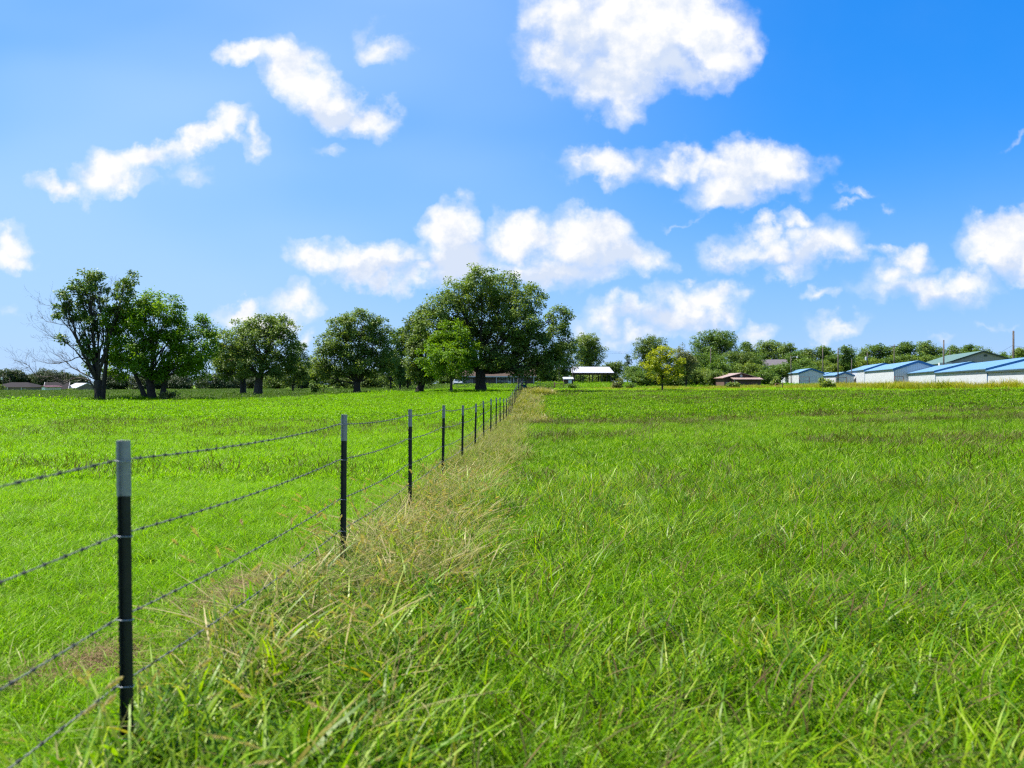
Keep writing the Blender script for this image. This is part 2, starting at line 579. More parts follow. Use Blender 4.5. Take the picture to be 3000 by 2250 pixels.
M = dict(
    bark=mat_bark('oak_bark', (.030, .023, .016)),
    bark_light=mat_bark('grey_bark', (.065, .053, .042)),
    bark_dead=mat_bark('weathered_dead_wood', (.085, .066, .052)),
    leaf_oak=mat_leaf('oak_leaf', (.058, .110, .018), (.112, .188, .030), (.200, .270, .066), .44),
    leaf_far=mat_leaf('far_dark_leaf', (.020, .042, .016), (.040, .068, .026), (.075, .105, .045), .30),  # distance haze put into a bluer, darker leaf colour
    leaf_dark=mat_leaf('dark_leaf', (.046, .090, .014), (.090, .150, .024), (.165, .220, .046), .42),
    leaf_fresh=mat_leaf('fresh_leaf', (.050, .125, .003), (.110, .225, .005), (.180, .300, .010), .50),
    leaf_mid=mat_leaf('mid_leaf', (.034, .080, .011), (.082, .158, .020), (.170, .248, .042), .40),
    leaf_light=mat_leaf('light_leaf', (.070, .125, .018), (.135, .205, .030), (.210, .270, .050), .42),
    leaf_olive=mat_leaf('olive_leaf', (.080, .105, .030), (.140, .165, .050), (.190, .210, .070), .40),
    leaf_yellow=mat_leaf('yellowing_leaf', (.120, .180, .005), (.250, .310, .008), (.400, .400, .016), .45),
    leaf_blue=mat_leaf('blue_green_needle', (.035, .070, .032), (.070, .115, .056), (.110, .155, .080), .25),
    white_sheet=mat_ribbed('white_ribbed_sheet', (.43, .445, .47), 'X', .30, dirt=((.55, .50, .42), .25)),
    gable_sheet=mat_ribbed('white_ribbed_gable_sheet', (.48, .49, .53), 'Y', .30, dirt=((.5, .48, .42), .15)),
    blue_roof=mat_ribbed('blue_metal_roof', (.085, .185, .30), 'X', .45, rough=.42, var=.08, metal=.0),
    blue_trim=mat_plain('blue_trim', (.010, .10, .24), .45),
    green_roof=mat_ribbed('green_metal_roof', (.060, .115, .095), 'X', .45, rough=.55),
    beige_sheet=mat_ribbed('beige_ribbed_sheet', (.26, .235, .215), 'Y', .45),
    dark_trim=mat_plain('dark_green_trim', (.02, .035, .03), .5),
    white_metal_roof=mat_ribbed('white_metal_roof', (.34, .34, .385), 'X', .4, rough=.4),
    brown_board=mat_ribbed('brown_board_siding', (.085, .045, .036), 'X', .25, rough=.8, depth=.02),
    pink_roof=mat_ribbed('faded_tan_metal_roof', (.24, .165, .135), 'X', .4, rough=.5),
    brick=mat_plain('dark_brick', (.12, .085, .075), .85, var=.3, nscale=9, bump=.4),
    tan_brick=mat_plain('tan_brick', (.15, .12, .11), .85, var=.2, nscale=6),
    shingle_tan=mat_shingle('tan_shingle', (.065, .046, .037)),
    shingle_brown=mat_shingle('brown_shingle', (.026, .023, .025)),
    shingle_grey=mat_shingle('grey_shingle', (.11, .10, .11)),
    white_paint=mat_plain('white_paint', (.46, .46, .46), .5, var=.04),
    pale_door=mat_plain('pale_blue_white_door', (.68, .76, .80), .5, var=.05),
    red_roof=mat_ribbed('red_metal_roof', (.10, .034, .034), 'X', .4),
    grey_panel=mat_plain('grey_siding', (.42, .45, .48), .6),
    glass=mat_glass('window_glass'),
    pole_wood=mat_bark('grey_pole_wood', (.075, .060, .050)),
    steel=mat_plain('galvanised_steel', (.32, .34, .36), .5, .6, var=.2, nscale=20),
    rust_steel=mat_plain('rusty_pipe', (.075, .034, .021), .85, .0, var=.35, nscale=9),
    green_pipe=mat_plain('faded_green_pipe', (.020, .055, .035), .8, .0, var=.3, nscale=4, dirt=((.11, .045, .015), .8), spec=.15),
    post_black=mat_plain('black_green_post_paint', (.010, .014, .011), .55, .0, var=.3, nscale=30, bump=.15, bscale=120, dirt=((.05, .035, .025), .35)),
    post_tip=mat_plain('off_white_post_tip', (.27, .268, .26), .5, .0, var=.12, nscale=40, dirt=((.20, .19, .17), .5)),
    wire=mat_plain('dull_zinc_wire', (.15, .16, .135), .7, .1, var=.25, nscale=60),
    barb=mat_plain('dark_barb_wire', (.045, .048, .045), .7, .1, var=.2, nscale=60),
    cable=mat_plain('black_cable', (.03, .03, .035), .6),
    teal=mat_plain('teal_plastic', (.01, .20, .20), .45),
    blue_tarp=mat_plain('blue_plastic', (.01, .05, .25), .5),
    car_paint=mat_plain('silver_grey_car_paint', (.42, .45, .48), .3, .5),
    tyre=mat_plain('tyre_rubber', (.02, .02, .02), .9),
)


# ------------------------------------------------------------------ ground
def build_ground():
    xs = np.concatenate([[-3000, -1500, -800, -500, -360], np.arange(-260, 261, 2.6), [360, 500, 800, 1500, 3000]])
    ys = np.concatenate([[-400, -120, -60], np.arange(-30, 290, 2.2), [320, 360, 420, 600, 900, 1500, 3000]])
    X, Y = np.meshgrid(xs, ys)
    Z = gzv(X.ravel(), Y.ravel()) - .012
    V = np.stack([X.ravel(), Y.ravel(), Z], 1)
    nx, ny = len(xs), len(ys)
    i = np.arange(nx * ny).reshape(ny, nx)
    F = np.stack([i[:-1, :-1], i[:-1, 1:], i[1:, 1:], i[1:, :-1]], -1).reshape(-1, 4)
    m, n, out = new_mat('meadow_soil_and_thatch')
    b = n.n('ShaderNodeBsdfPrincipled')
    oc = n.n('ShaderNodeTexCoord').outputs['Object']
    big = n.noise(oc, .06, 5, .6)
    mid = n.noise(oc, 1.3, 6, .65)
    fine = n.noise(oc, 28, 6, .7)
    green = n.mix(n.smooth(big, .35, .65), (.075, .150, .006), (.105, .190, .007))
    thatch = n.mix(n.smooth(fine, .3, .7), (.050, .042, .016), (.13, .115, .045))
    c = n.mix(n.smooth(mid, .48, .66), green, thatch)
    c = n.mix(n.smooth(fine, .5, .8, 0, .5), c, (.12, .15, .03))
    n.link(c, b.inputs['Base Color'])
    b.inputs['Roughness'].default_value = 1.0
    b.inputs['Specular IOR Level'].default_value = .1
    bp = n.n('ShaderNodeBump')
    bp.inputs['Strength'].default_value = .8
    bp.inputs['Distance'].default_value = .06
    n.link(fine, bp.inputs['Height'])
    n.link(bp.outputs[0], b.inputs['Normal'])
    n.link(b.outputs[0], out.inputs[0])
    o = link('ground', mesh_np('ground', V, F, smooth=True), m)
    tag(o, 'green meadow ground rolling away to the tree line', 'ground', kind='structure')


build_ground()

# ------------------------------------------------------------------ grass
g_right = mat_grass('meadow_grass_green', [(0, (.030, .088, .001)), (.35, (.100, .228, .001)), (.70, (.178, .330, .002)), (.86, (.240, .360, .010)), (.93, (.36, .43, .12)), (1, (.46, .46, .24))],  # palest stops: a few dry blades, plus blade highlights put into the colour
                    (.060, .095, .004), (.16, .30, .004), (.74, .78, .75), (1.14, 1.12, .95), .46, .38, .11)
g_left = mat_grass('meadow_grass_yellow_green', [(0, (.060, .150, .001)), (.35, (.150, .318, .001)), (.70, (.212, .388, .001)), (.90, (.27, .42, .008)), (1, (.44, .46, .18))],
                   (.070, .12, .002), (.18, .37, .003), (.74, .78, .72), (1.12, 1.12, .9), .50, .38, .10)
g_pasture_shadow = mat_grass('cloud_shadow_pasture_grass', [(0, (.030, .075, .006)), (.6, (.062, .130, .010)), (1, (.120, .155, .030))],  # cloud shadow over the hollow is put into this grass colour
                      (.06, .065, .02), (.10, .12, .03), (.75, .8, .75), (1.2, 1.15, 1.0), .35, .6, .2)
g_dry = mat_grass('dry_seeding_grass', [(0, (.060, .125, .003)), (.40, (.125, .165, .012)), (.72, (.25, .215, .075)), (1, (.44, .37, .21))],
                  (.11, .12, .025), (.44, .36, .19), (.75, .80, .72), (1.12, 1.05, 1.0), .42, .55, .25)
g_broad = mat_grass('broad_blade_grass', [(0, (.040, .120, .002)), (.45, (.120, .250, .003)), (.82, (.250, .350, .006)), (.93, (.36, .40, .10)), (.97, (.30, .24, .04)), (1, (.32, .12, .03))],
                    (.10, .10, .02), (.22, .24, .02), (.75, .85, .8), (1.15, 1.1, .9), .48, .45, .35)
g_seed = mat_grass('brown_seed_stalk', [(0, (.035, .060, .008)), (.5, (.060, .052, .018)), (1, (.11, .072, .034))],
                   (.04, .09, .006), (.12, .085, .045), (.8, .85, .8), (1.2, 1.1, 1.0), .28, .6, .2)
g_fox = mat_grass('foxtail_head', [(0, (.16, .20, .04)), (.5, (.40, .34, .15)), (1, (.56, .46, .25))],
                  (.10, .17, .02), (.52, .43, .22), (.8, .8, .8), (1.1, 1.05, 1.0), .5, .6, .2)
g_thatch = mat_grass('brown_thatch', [(0, (.07, .045, .022)), (.5, (.17, .11, .06)), (1, (.33, .23, .14))],
                     (.10, .065, .035), (.30, .21, .12), (.8, .8, .8), (1.1, 1.05, 1.0), .25, .7, .15)
g_weed = mat_grass('tall_yellow_weed', [(0, (.070, .120, .004)), (.5, (.200, .240, .006)), (.85, (.33, .32, .015)), (1, (.32, .25, .12))],
                   (.07, .095, .008), (.30, .26, .08), (.7, .8, .75), (1.2, 1.1, .9), .45, .6, .2)

PROTO = bpy.data.collections.new('grass_prototypes')     # never linked: only instanced


def blades(n, radius, h, w, lean, bend, wind=(0, 0), seg=3, prof='blade', cv=(0, 1), seed=1, jit=1.0):
    r = np.random.default_rng(seed)
    a = r.random(n) * 2 * np.pi
    rr = radius * np.sqrt(r.random(n))
    bx, by = rr * np.cos(a), rr * np.sin(a)
    phi = r.random(n) * 2 * np.pi
    hh = h[0] + (h[1] - h[0]) * r.random(n) ** 1.4
    ww = w[0] + (w[1] - w[0]) * r.random(n)
    ll = lean[0] + (lean[1] - lean[0]) * r.random(n)
    bb = bend[0] + (bend[1] - bend[0]) * r.random(n)
    tw = phi + np.pi / 2 + (r.random(n) - .5) * 1.6
    wx, wy = wind[0] * (.4 + r.random(n)), wind[1] * (.4 + r.random(n))
    P, H = [], []
    for k in range(seg + 1):
        s = k / seg
        d = hh * (ll * s + bb * s * s)
        x = bx + d * np.cos(phi) + hh * wx * s * s
        y = by + d * np.sin(phi) + hh * wy * s * s
        sl = np.clip(ll + bb + np.hypot(wx, wy), 0, 2.2)
        z = hh * s * np.clip(1 - .30 * sl * s, .12, 1)
        if prof == 'blade':
            wk = ww * (0.75 + .5 * s - 1.2 * s ** 3)
        elif prof == 'spike':
            wk = ww * (.30 if s < .62 else (1.0 if s < .95 else .35))
        else:
            wk = ww * (1 - .45 * s)
        wk = wk * .5
        P.append(np.stack([x - wk * np.cos(tw), y - wk * np.sin(tw), z], 1))
        P.append(np.stack([x + wk * np.cos(tw), y + wk * np.sin(tw), z], 1))
        H += [np.full(n, s), np.full(n, s)]
    V = np.stack(P, 1).reshape(-1, 3)
    Hv = np.stack(H, 1).reshape(-1)
    m = 2 * (seg + 1)
    b0 = np.arange(n)[:, None] * m
    F = np.concatenate([b0 + np.array([[2 * k, 2 * k + 1, 2 * k + 3, 2 * k + 2]]) for k in range(seg)], 1).reshape(-1, 4)
    c = np.clip(cv[0] + (cv[1] - cv[0]) * r.random(n) ** jit, 0, 1)
    return V, F, np.repeat(c, seg), Hv


def foxtails(n, radius, h, seed):
    """arching stems with bristly seed heads"""
    r = np.random.default_rng(seed)
    Vs, Fs, Cs, Hs = [], [], [], []
    off = 0
    for i in range(n):
        a, rr = r.random() * 6.283, radius * math.sqrt(r.random())
        p0 = np.array([rr * math.cos(a), rr * math.sin(a), 0.])
        hh = h[0] + (h[1] - h[0]) * r.random()
        ph = r.normal(0.2, 1.0)
        dr = np.array([math.cos(ph), math.sin(ph), 0])
        lean = .15 + .35 * r.random()
        pts = [p0 + dr * hh * (lean * s + .25 * s ** 3) + np.array([0, 0, hh * s * (1 - .12 * s)]) for s in np.linspace(0, 1, 6)]
        sd = np.array([-dr[1], dr[0], 0]) * .0011
        V = np.concatenate([[p - sd, p + sd] for p in pts])
        F = np.array([[2 * k, 2 * k + 1, 2 * k + 3, 2 * k + 2] for k in range(5)])
        Vs.append(V); Fs.append(F + off); Cs.append(np.full(5, .2)); Hs.append(np.full(len(V), .2)); off += len(V)
        ax = pts[-1] - pts[-2]
        ax = ax / np.linalg.norm(ax)
        ax = ax + dr * .25 + np.array([0, 0, -.15])
        ax /= np.linalg.norm(ax)
        L = .05 + .045 * r.random()
        u = np.cross(ax, [0, 0, 1.]); u /= np.linalg.norm(u) + 1e-9
        v = np.cross(ax, u)
        nb = 90
        t = r.random(nb)
        an = r.random(nb) * 6.283
        env = .0105 * np.sin(np.pi * np.clip(.12 + .8 * t, 0, 1))
        rad = np.cos(an)[:, None] * u + np.sin(an)[:, None] * v
        c0 = pts[-1] + ax * (t * L)[:, None]
        c1 = c0 + rad * env[:, None] + ax * .007
        si = np.cross(rad, ax) * .0020
        V = np.stack([c0 - si, c0 + si, c1 + si * .5, c1 - si * .5], 1).reshape(-1, 3)
        F = np.arange(nb * 4).reshape(-1, 4)
        Vs.append(V); Fs.append(F + off); Cs.append(.45 + .55 * r.random(nb)); Hs.append(np.full(len(V), .6)); off += len(V)
    return np.concatenate(Vs), np.concatenate(Fs), np.concatenate(Cs), np.concatenate(Hs)


_pi = [0]


def proto(parts, mat, name):
    """parts: list of (V, F, cv, hv) merged into one clump mesh"""
    off, Vs, Fs, Cs, Hs = 0, [], [], [], []
    for V, F, c, h in parts:
        Vs.append(V); Fs.append(F + off); Cs.append(c); Hs.append(h)
        off += len(V)
    me = mesh_np(name, np.concatenate(Vs), np.concatenate(Fs), {'cv': np.concatenate(Cs)}, {'hv': np.concatenate(Hs)})
    me.materials.append(mat)
    o = bpy.data.objects.new(name, me)
    return o


def scatter(name, xy, protos, idx, scl, tint, label, cat, tilt=.12, zoff=0.0):
    """ONE grass object: points on the terrain, clumps instanced on them by geometry nodes"""
    n = len(xy)
    col = bpy.data.collections.new(name + '_clumps')
    for k, p in enumerate(protos):
        col.objects.link(p)
        p.name = '%s_clump_%02d' % (name, k)
    z = gzv(xy[:, 0], xy[:, 1]) + zoff
    me = bpy.data.meshes.new(name)
    me.vertices.add(n)
    me.vertices.foreach_set('co', np.ascontiguousarray(np.column_stack([xy, z]), np.float32).ravel())
    rot = np.column_stack([rng.normal(0, tilt, n), rng.normal(0, tilt, n), rng.random(n) * 6.2832])
    me.attributes.new('rot', 'FLOAT_VECTOR', 'POINT').data.foreach_set('vector', np.ascontiguousarray(rot, np.float32).ravel())
    me.attributes.new('scl', 'FLOAT', 'POINT').data.foreach_set('value', np.ascontiguousarray(scl, np.float32))
    me.attributes.new('tint', 'FLOAT', 'POINT').data.foreach_set('value', np.ascontiguousarray(np.clip(tint, 0, 1), np.float32))
    me.attributes.new('idx', 'INT', 'POINT').data.foreach_set('value', np.ascontiguousarray(idx, np.int32))
    me.update()
    o = link(name, me)
    tag(o, label, cat, kind='stuff')
    ng = bpy.data.node_groups.new(name + '_scatter', 'GeometryNodeTree')
    ng.interface.new_socket('Geometry', in_out='INPUT', socket_type='NodeSocketGeometry')
    ng.interface.new_socket('Geometry', in_out='OUTPUT', socket_type='NodeSocketGeometry')
    N = ng.nodes
    gi, go = N.new('NodeGroupInput'), N.new('NodeGroupOutput')
    ci = N.new('GeometryNodeCollectionInfo')
    ci.inputs['Collection'].default_value = col
    ci.inputs['Separate Children'].default_value = True
    ci.inputs['Reset Children'].default_value = True
    ip = N.new('GeometryNodeInstanceOnPoints')
    ip.inputs['Pick Instance'].default_value = True

    def attr(nm, ty):
        a = N.new('GeometryNodeInputNamedAttribute')
        a.data_type = ty
        a.inputs['Name'].default_value = nm
        return a.outputs['Attribute']
    L = ng.links.new
    L(gi.outputs[0], ip.inputs['Points'])
    L(ci.outputs[0], ip.inputs['Instance'])
    L(attr('idx', 'INT'), ip.inputs['Instance Index'])
    e2r = N.new('FunctionNodeEulerToRotation')
    L(attr('rot', 'FLOAT_VECTOR'), e2r.inputs[0])
    L(e2r.outputs[0], ip.inputs['Rotation'])
    L(attr('scl', 'FLOAT'), ip.inputs['Scale'])
    L(ip.outputs[0], go.inputs[0])
    md = o.modifiers.new('scatter', 'NODES')
    md.node_group = ng
    return o


def fan(y0, y1, dens, s0=-.74, s1=.74):
    """uniform random ground points in the wedge ahead of the camera"""
    n = int(dens * .5 * (s1 - s0) * (y1 * y1 - y0 * y0))
    y = np.sqrt(rng.random(n) * (y1 * y1 - y0 * y0) + y0 * y0)
    x = (s0 + (s1 - s0) * rng.random(n)) * y
    return np.column_stack([x, y])


def cat_(*a):
    return np.concatenate(a)


def strip_edges(y):
    w = vnoise(y * 1.0, y * 0 + 3.3, 1.6)
    return -.42 + .35 * w, .78 + .38 * vnoise(y, y * 0 + 9.1, 1.3)


# bare thatch spots on the near left of the fence (px, py on the ground)
BARE = []
for px, py, r in ((775, 1690, .30), (680, 1745, .30), (190, 1965, .24), (320, 1905, .18), (585, 1760, .18)):
    d = EYE * FPX / (py - 1125)
    BARE.append(((px - 1500) / FPX * d, d, r))


def bare_mask(p):
    k = np.ones(len(p), bool)
    for x, y, r in BARE:
        q = np.hypot(p[:, 0] - x, (p[:, 1] - y) * .8)
        k &= ~((q < r) & (rng.random(len(p)) < .93))
    return k


WIND = (.35, .10)
# --- right hand meadow
near_r = [proto([blades(50, .20, (.10, .28), (.0035, .0095), (.05, .55), (.1, .75), WIND, 4, seed=10 + k, cv=(0, .92), jit=1.0),
                 blades(4, .20, (.10, .25), (.003, .006), (.2, .9), (.2, .9), WIND, 3, seed=40 + k, cv=(.93, 1))], g_right, 'a') for k in range(5)]
near_r += [proto([blades(22, .18, (.16, .38), (.006, .014), (.05, .45), (.1, .8), WIND, 5, seed=60 + k, cv=(0, .96))], g_broad, 'a') for k in range(3)]
near_r += [proto([blades(7, .18, (.24, .42), (.004, .007), (.05, .4), (.0, .3), WIND, 6, 'spike', seed=70 + k, cv=(.2, 1))], g_seed, 'a') for k in range(2)]
mid_r = [proto([blades(80, .38, (.12, .28), (.008, .015), (.05, .5), (.1, .7), WIND, 3, seed=80 + k, cv=(0, .95))], g_right, 'a') for k in range(4)]
mid_r += [proto([blades(22, .40, (.26, .44), (.006, .012), (.05, .4), (0, .3), WIND, 6, 'spike', seed=90 + k, cv=(.1, 1))], g_seed, 'a') for k in range(2)]
far_r = [proto([blades(130, .95, (.08, .19), (.022, .045), (.05, .5), (.1, .6), WIND, 2, seed=100 + k, cv=(0, .95))], g_right, 'a') for k in range(4)]
far_r += [proto([blades(50, .95, (.18, .32), (.016, .03), (.05, .35), (0, .3), WIND, 3, 'spike', seed=110 + k, cv=(.1, 1))], g_seed, 'a') for k in range(2)]


def seed_bands(p):
    """brownish bands of seeding stalks lie across the slope"""
    return vnoise(p[:, 0] * .35, p[:, 1], 5.5) * .6 + vnoise(p[:, 0] * .2 + 40, p[:, 1], 14.) * .4


def right_field():
    sets = []
    a = cat_(fan(1.9, 13.5, 56, -.3, .76), fan(1.9, 8, 50, .76, 1.1))
    u = a[:, 0] - xf(a[:, 1])
    a = a[u > strip_edges(a[:, 1])[1] - .55 + .5 * rng.random(len(a))]
    r = rng.random(len(a))
    sb = seed_bands(a)
    bp = vnoise(a[:, 0] + 7, a[:, 1], .9)
    idx = np.where(r < .80, rng.integers(0, 5, len(a)), rng.integers(0, 5, len(a)))
    idx = np.where((r > .56) & (bp > .40), rng.integers(5, 8, len(a)), idx)
    idx = np.where((r < .20) & (sb > .44) | (r < .03), rng.integers(8, 10, len(a)), idx)
    sets.append((a, idx, .75 + .6 * rng.random(len(a))))
    b = fan(13.5, 42, 15, -.1, .76)
    u = b[:, 0] - xf(b[:, 1])
    b = b[u > strip_edges(b[:, 1])[1] - .4 + .4 * rng.random(len(b))]
    r, sb = rng.random(len(b)), seed_bands(b)
    idx = 10 + rng.integers(0, 4, len(b))
    idx = np.where((r < .30) & (sb > .51) | (r < .05), 14 + rng.integers(0, 2, len(b)), idx)
    sets.append((b, idx, .8 + .5 * rng.random(len(b))))
    c = fan(42, 112, 5.0, -.02, .76)
    u = c[:, 0] - xf(c[:, 1])
    e = field_edge(c[:, 0] / c[:, 1])
    c = c[(u > 1.2) & (c[:, 1] < e)]
    e = field_edge(c[:, 0] / c[:, 1])
    r, sb = rng.random(len(c)), seed_bands(c)
    idx = 16 + rng.integers(0, 4, len(c))
    idx = np.where((r < .20) & (sb > .54) | (r < .05) | ((r < .40) & (c[:, 1] > e - 5)), 20 + rng.integers(0, 2, len(c)), idx)
    sets.append((c, idx, .8 + .5 * rng.random(len(c))))
    xy = cat_(*[s[0] for s in sets])
    idx = cat_(*[s[1] for s in sets])
    scl = cat_(*[s[2] for s in sets])
    t = .50 * vnoise(xy[:, 0], xy[:, 1], 7.) + .35 * vnoise(xy[:, 0] + 50, xy[:, 1], 2.2) + .35 * rng.random(len(xy)) - .1
    scatter('meadow_grass', xy, near_r + mid_r + far_r, idx, scl, t,
            'deep green uncut meadow grass covering the open field past the fence', 'grass')


right_field()

# --- left hand meadow: shorter and yellower
near_l = [proto([blades(70, .20, (.07, .19), (.0025, .0055), (.1, .7), (.2, .9), WIND, 3, seed=200 + k, cv=(0, .93)),
                 blades(4, .20, (.08, .18), (.003, .005), (.3, .9), (.2, .9), WIND, 3, seed=220 + k, cv=(.94, 1))], g_left, 'a') for k in range(5)]
near_l += [proto([blades(4, .18, (.22, .38), (.003, .006), (.05, .3), (0, .25), WIND, 6, 'spike', seed=230 + k, cv=(0, .8))], g_seed, 'a') for k in range(2)]
mid_l = [proto([blades(85, .38, (.08, .20), (.007, .013), (.1, .6), (.2, .8), WIND, 3, seed=240 + k, cv=(0, .95))], g_left, 'a') for k in range(4)]
mid_l += [proto([blades(16, .40, (.20, .36), (.006, .010), (.05, .3), (0, .25), WIND, 6, 'spike', seed=250 + k, cv=(.1, 1))], g_seed, 'a') for k in range(2)]
far_l = [proto([blades(130, .95, (.06, .15), (.022, .042), (.1, .6), (.1, .7), WIND, 2, seed=260 + k, cv=(0, .95))], g_left, 'a') for k in range(4)]
far_l += [proto([blades(40, .95, (.14, .26), (.016, .028), (.05, .35), (0, .3), WIND, 3, 'spike', seed=270 + k, cv=(.1, 1))], g_seed, 'a') for k in range(2)]


def left_edge(s):
    return np.interp(s, [-.7, -.5, -.3, -.19, -.04], [80, 81, 90, 112, 128])


def left_field():
    sets = []
    a = cat_(fan(2.6, 14, 50, -.78, .02), fan(2.0, 8, 46, -1.2, -.78))
    u = a[:, 0] - xf(a[:, 1])
    a = a[u < strip_edges(a[:, 1])[0] + .30 * rng.random(len(a))]
    a = a[bare_mask(a)]
    r = rng.random(len(a))
    idx = np.where(r < .025, 5 + rng.integers(0, 2, len(a)), rng.integers(0, 5, len(a)))
    sets.append((a, idx, .75 + .55 * rng.random(len(a))))
    b = fan(14, 42, 16, -.78, .02)
    u = b[:, 0] - xf(b[:, 1])
    b = b[u < strip_edges(b[:, 1])[0] + .25 * rng.random(len(b))]
    r, sb = rng.random(len(b)), seed_bands(b + 31)
    sb = sb + .16 * np.exp(-((b[:, 1] - 27) / 4) ** 2) * (b[:, 0] < -6)
    idx = 7 + rng.integers(0, 4, len(b))
    idx = np.where((r < .20) & (sb > .56) | (r < .03), 11 + rng.integers(0, 2, len(b)), idx)
    sets.append((b, idx, .8 + .5 * rng.random(len(b))))
    c = fan(42, 130, 4.6, -.78, .05)
    u = c[:, 0] - xf(c[:, 1])
    c = c[(u < .2) & (c[:, 1] < left_edge(c[:, 0] / c[:, 1]))]
    r, sb = rng.random(len(c)), seed_bands(c + 31)
    idx = 13 + rng.integers(0, 4, len(c))
    idx = np.where((r < .08) & (sb > .6) | (r < .02), 17 + rng.integers(0, 2, len(c)), idx)
    sets.append((c, idx, .8 + .5 * rng.random(len(c))))
    for px, dd_, n_ in ((45, 79, 16), (95, 79, 10), (130, 79.5, 10), (190, 79.5, 7), (395, 83, 26), (1120, 108, 22), (930, 110, 10)):     # lush tufts along the crest
        q = np.column_stack([(px - 1500) / FPX * dd_ + rng.normal(0, .5, n_), dd_ + rng.normal(0, .4, n_)])
        sets.append((q, 13 + rng.integers(0, 4, n_), 1.7 + 1.1 * rng.random(n_)))
    xy = cat_(*[s[0] for s in sets])
    idx = cat_(*[s[1] for s in sets])
    scl = cat_(*[s[2] for s in sets])
    t = .45 * vnoise(xy[:, 0] + 9, xy[:, 1], 8.) + .35 * vnoise(xy[:, 0] + 90, xy[:, 1], 2.0) + .35 * rng.random(len(xy)) - .05
    scatter('short_meadow_grass', xy, near_l + mid_l + far_l, idx, scl, t,
            'short yellow-green meadow grass running from the fence to the oaks', 'grass')


left_field()

# --- pasture beyond the crest (cloud shadow put into its grass colour) and yard grass beyond the fields
past = [proto([blades(110, 1.3, (.14, .34), (.03, .07), (.1, .6), (.1, .6), WIND, 2, seed=300 + k, cv=(0, 1))], g_pasture_shadow, 'a') for k in range(4)]


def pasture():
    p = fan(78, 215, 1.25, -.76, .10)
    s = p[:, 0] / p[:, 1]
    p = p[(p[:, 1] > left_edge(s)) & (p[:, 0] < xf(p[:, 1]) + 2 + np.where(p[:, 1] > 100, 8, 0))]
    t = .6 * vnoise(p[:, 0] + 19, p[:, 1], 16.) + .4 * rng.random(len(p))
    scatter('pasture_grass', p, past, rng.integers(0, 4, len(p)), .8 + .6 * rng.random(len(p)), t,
            'pasture grass coloured as under cloud shadow in the hollow behind the big trees', 'grass')


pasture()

# --- tall dry grass and foxtails along the fence
dry = [proto([blades(24, .16, (.24, .50), (.002, .0042), (.1, .6), (.2, .9), (.25, .06), 5, 'stem', seed=400 + k, cv=(.22, 1)),
              blades(26, .16, (.16, .38), (.004, .008), (.1, .6), (.2, .9), (.35, .1), 4, seed=420 + k, cv=(0, .35)),
              blades(16, .16, (.34, .56), (.004, .009), (.2, .7), (.3, .9), (.28, .06), 6, 'spike', seed=430 + k, cv=(.5, 1))], g_dry, 'a') for k in range(5)]
brd = [proto([blades(26, .16, (.22, .54), (.009, .022), (.05, .5), (.1, .9), WIND, 5, seed=440 + k, cv=(0, 1), jit=1.2)], g_broad, 'a') for k in range(4)]
fox = [proto([foxtails(4, .18, (.42, .72), 450 + k)], g_fox, 'a') for k in range(4)]
grn = [proto([blades(40, .18, (.10, .26), (.003, .0065), (.1, .7), (.2, .9), WIND, 4, seed=455 + k, cv=(.1, .97))], g_left, 'a') for k in range(3)]
thatch = [proto([blades(40, .20, (.05, .16), (.002, .005), (.6, 1.6), (.3, .9), (0, 0), 3, 'stem', seed=459 + k, cv=(0, 1))], g_thatch, 'a') for k in range(2)]
dry_m = [proto([blades(60, .36, (.26, .50), (.006, .011), (.1, .6), (.2, .9), (.25, .1), 4, 'stem', seed=460 + k, cv=(0, .9))], g_dry, 'a') for k in range(3)]
dry_f = [proto([blades(70, .7, (.26, .52), (.02, .04), (.1, .6), (.2, .7), (.4, .1), 3, 'stem', seed=470 + k, cv=(.05, .9))], g_dry, 'a') for k in range(3)]


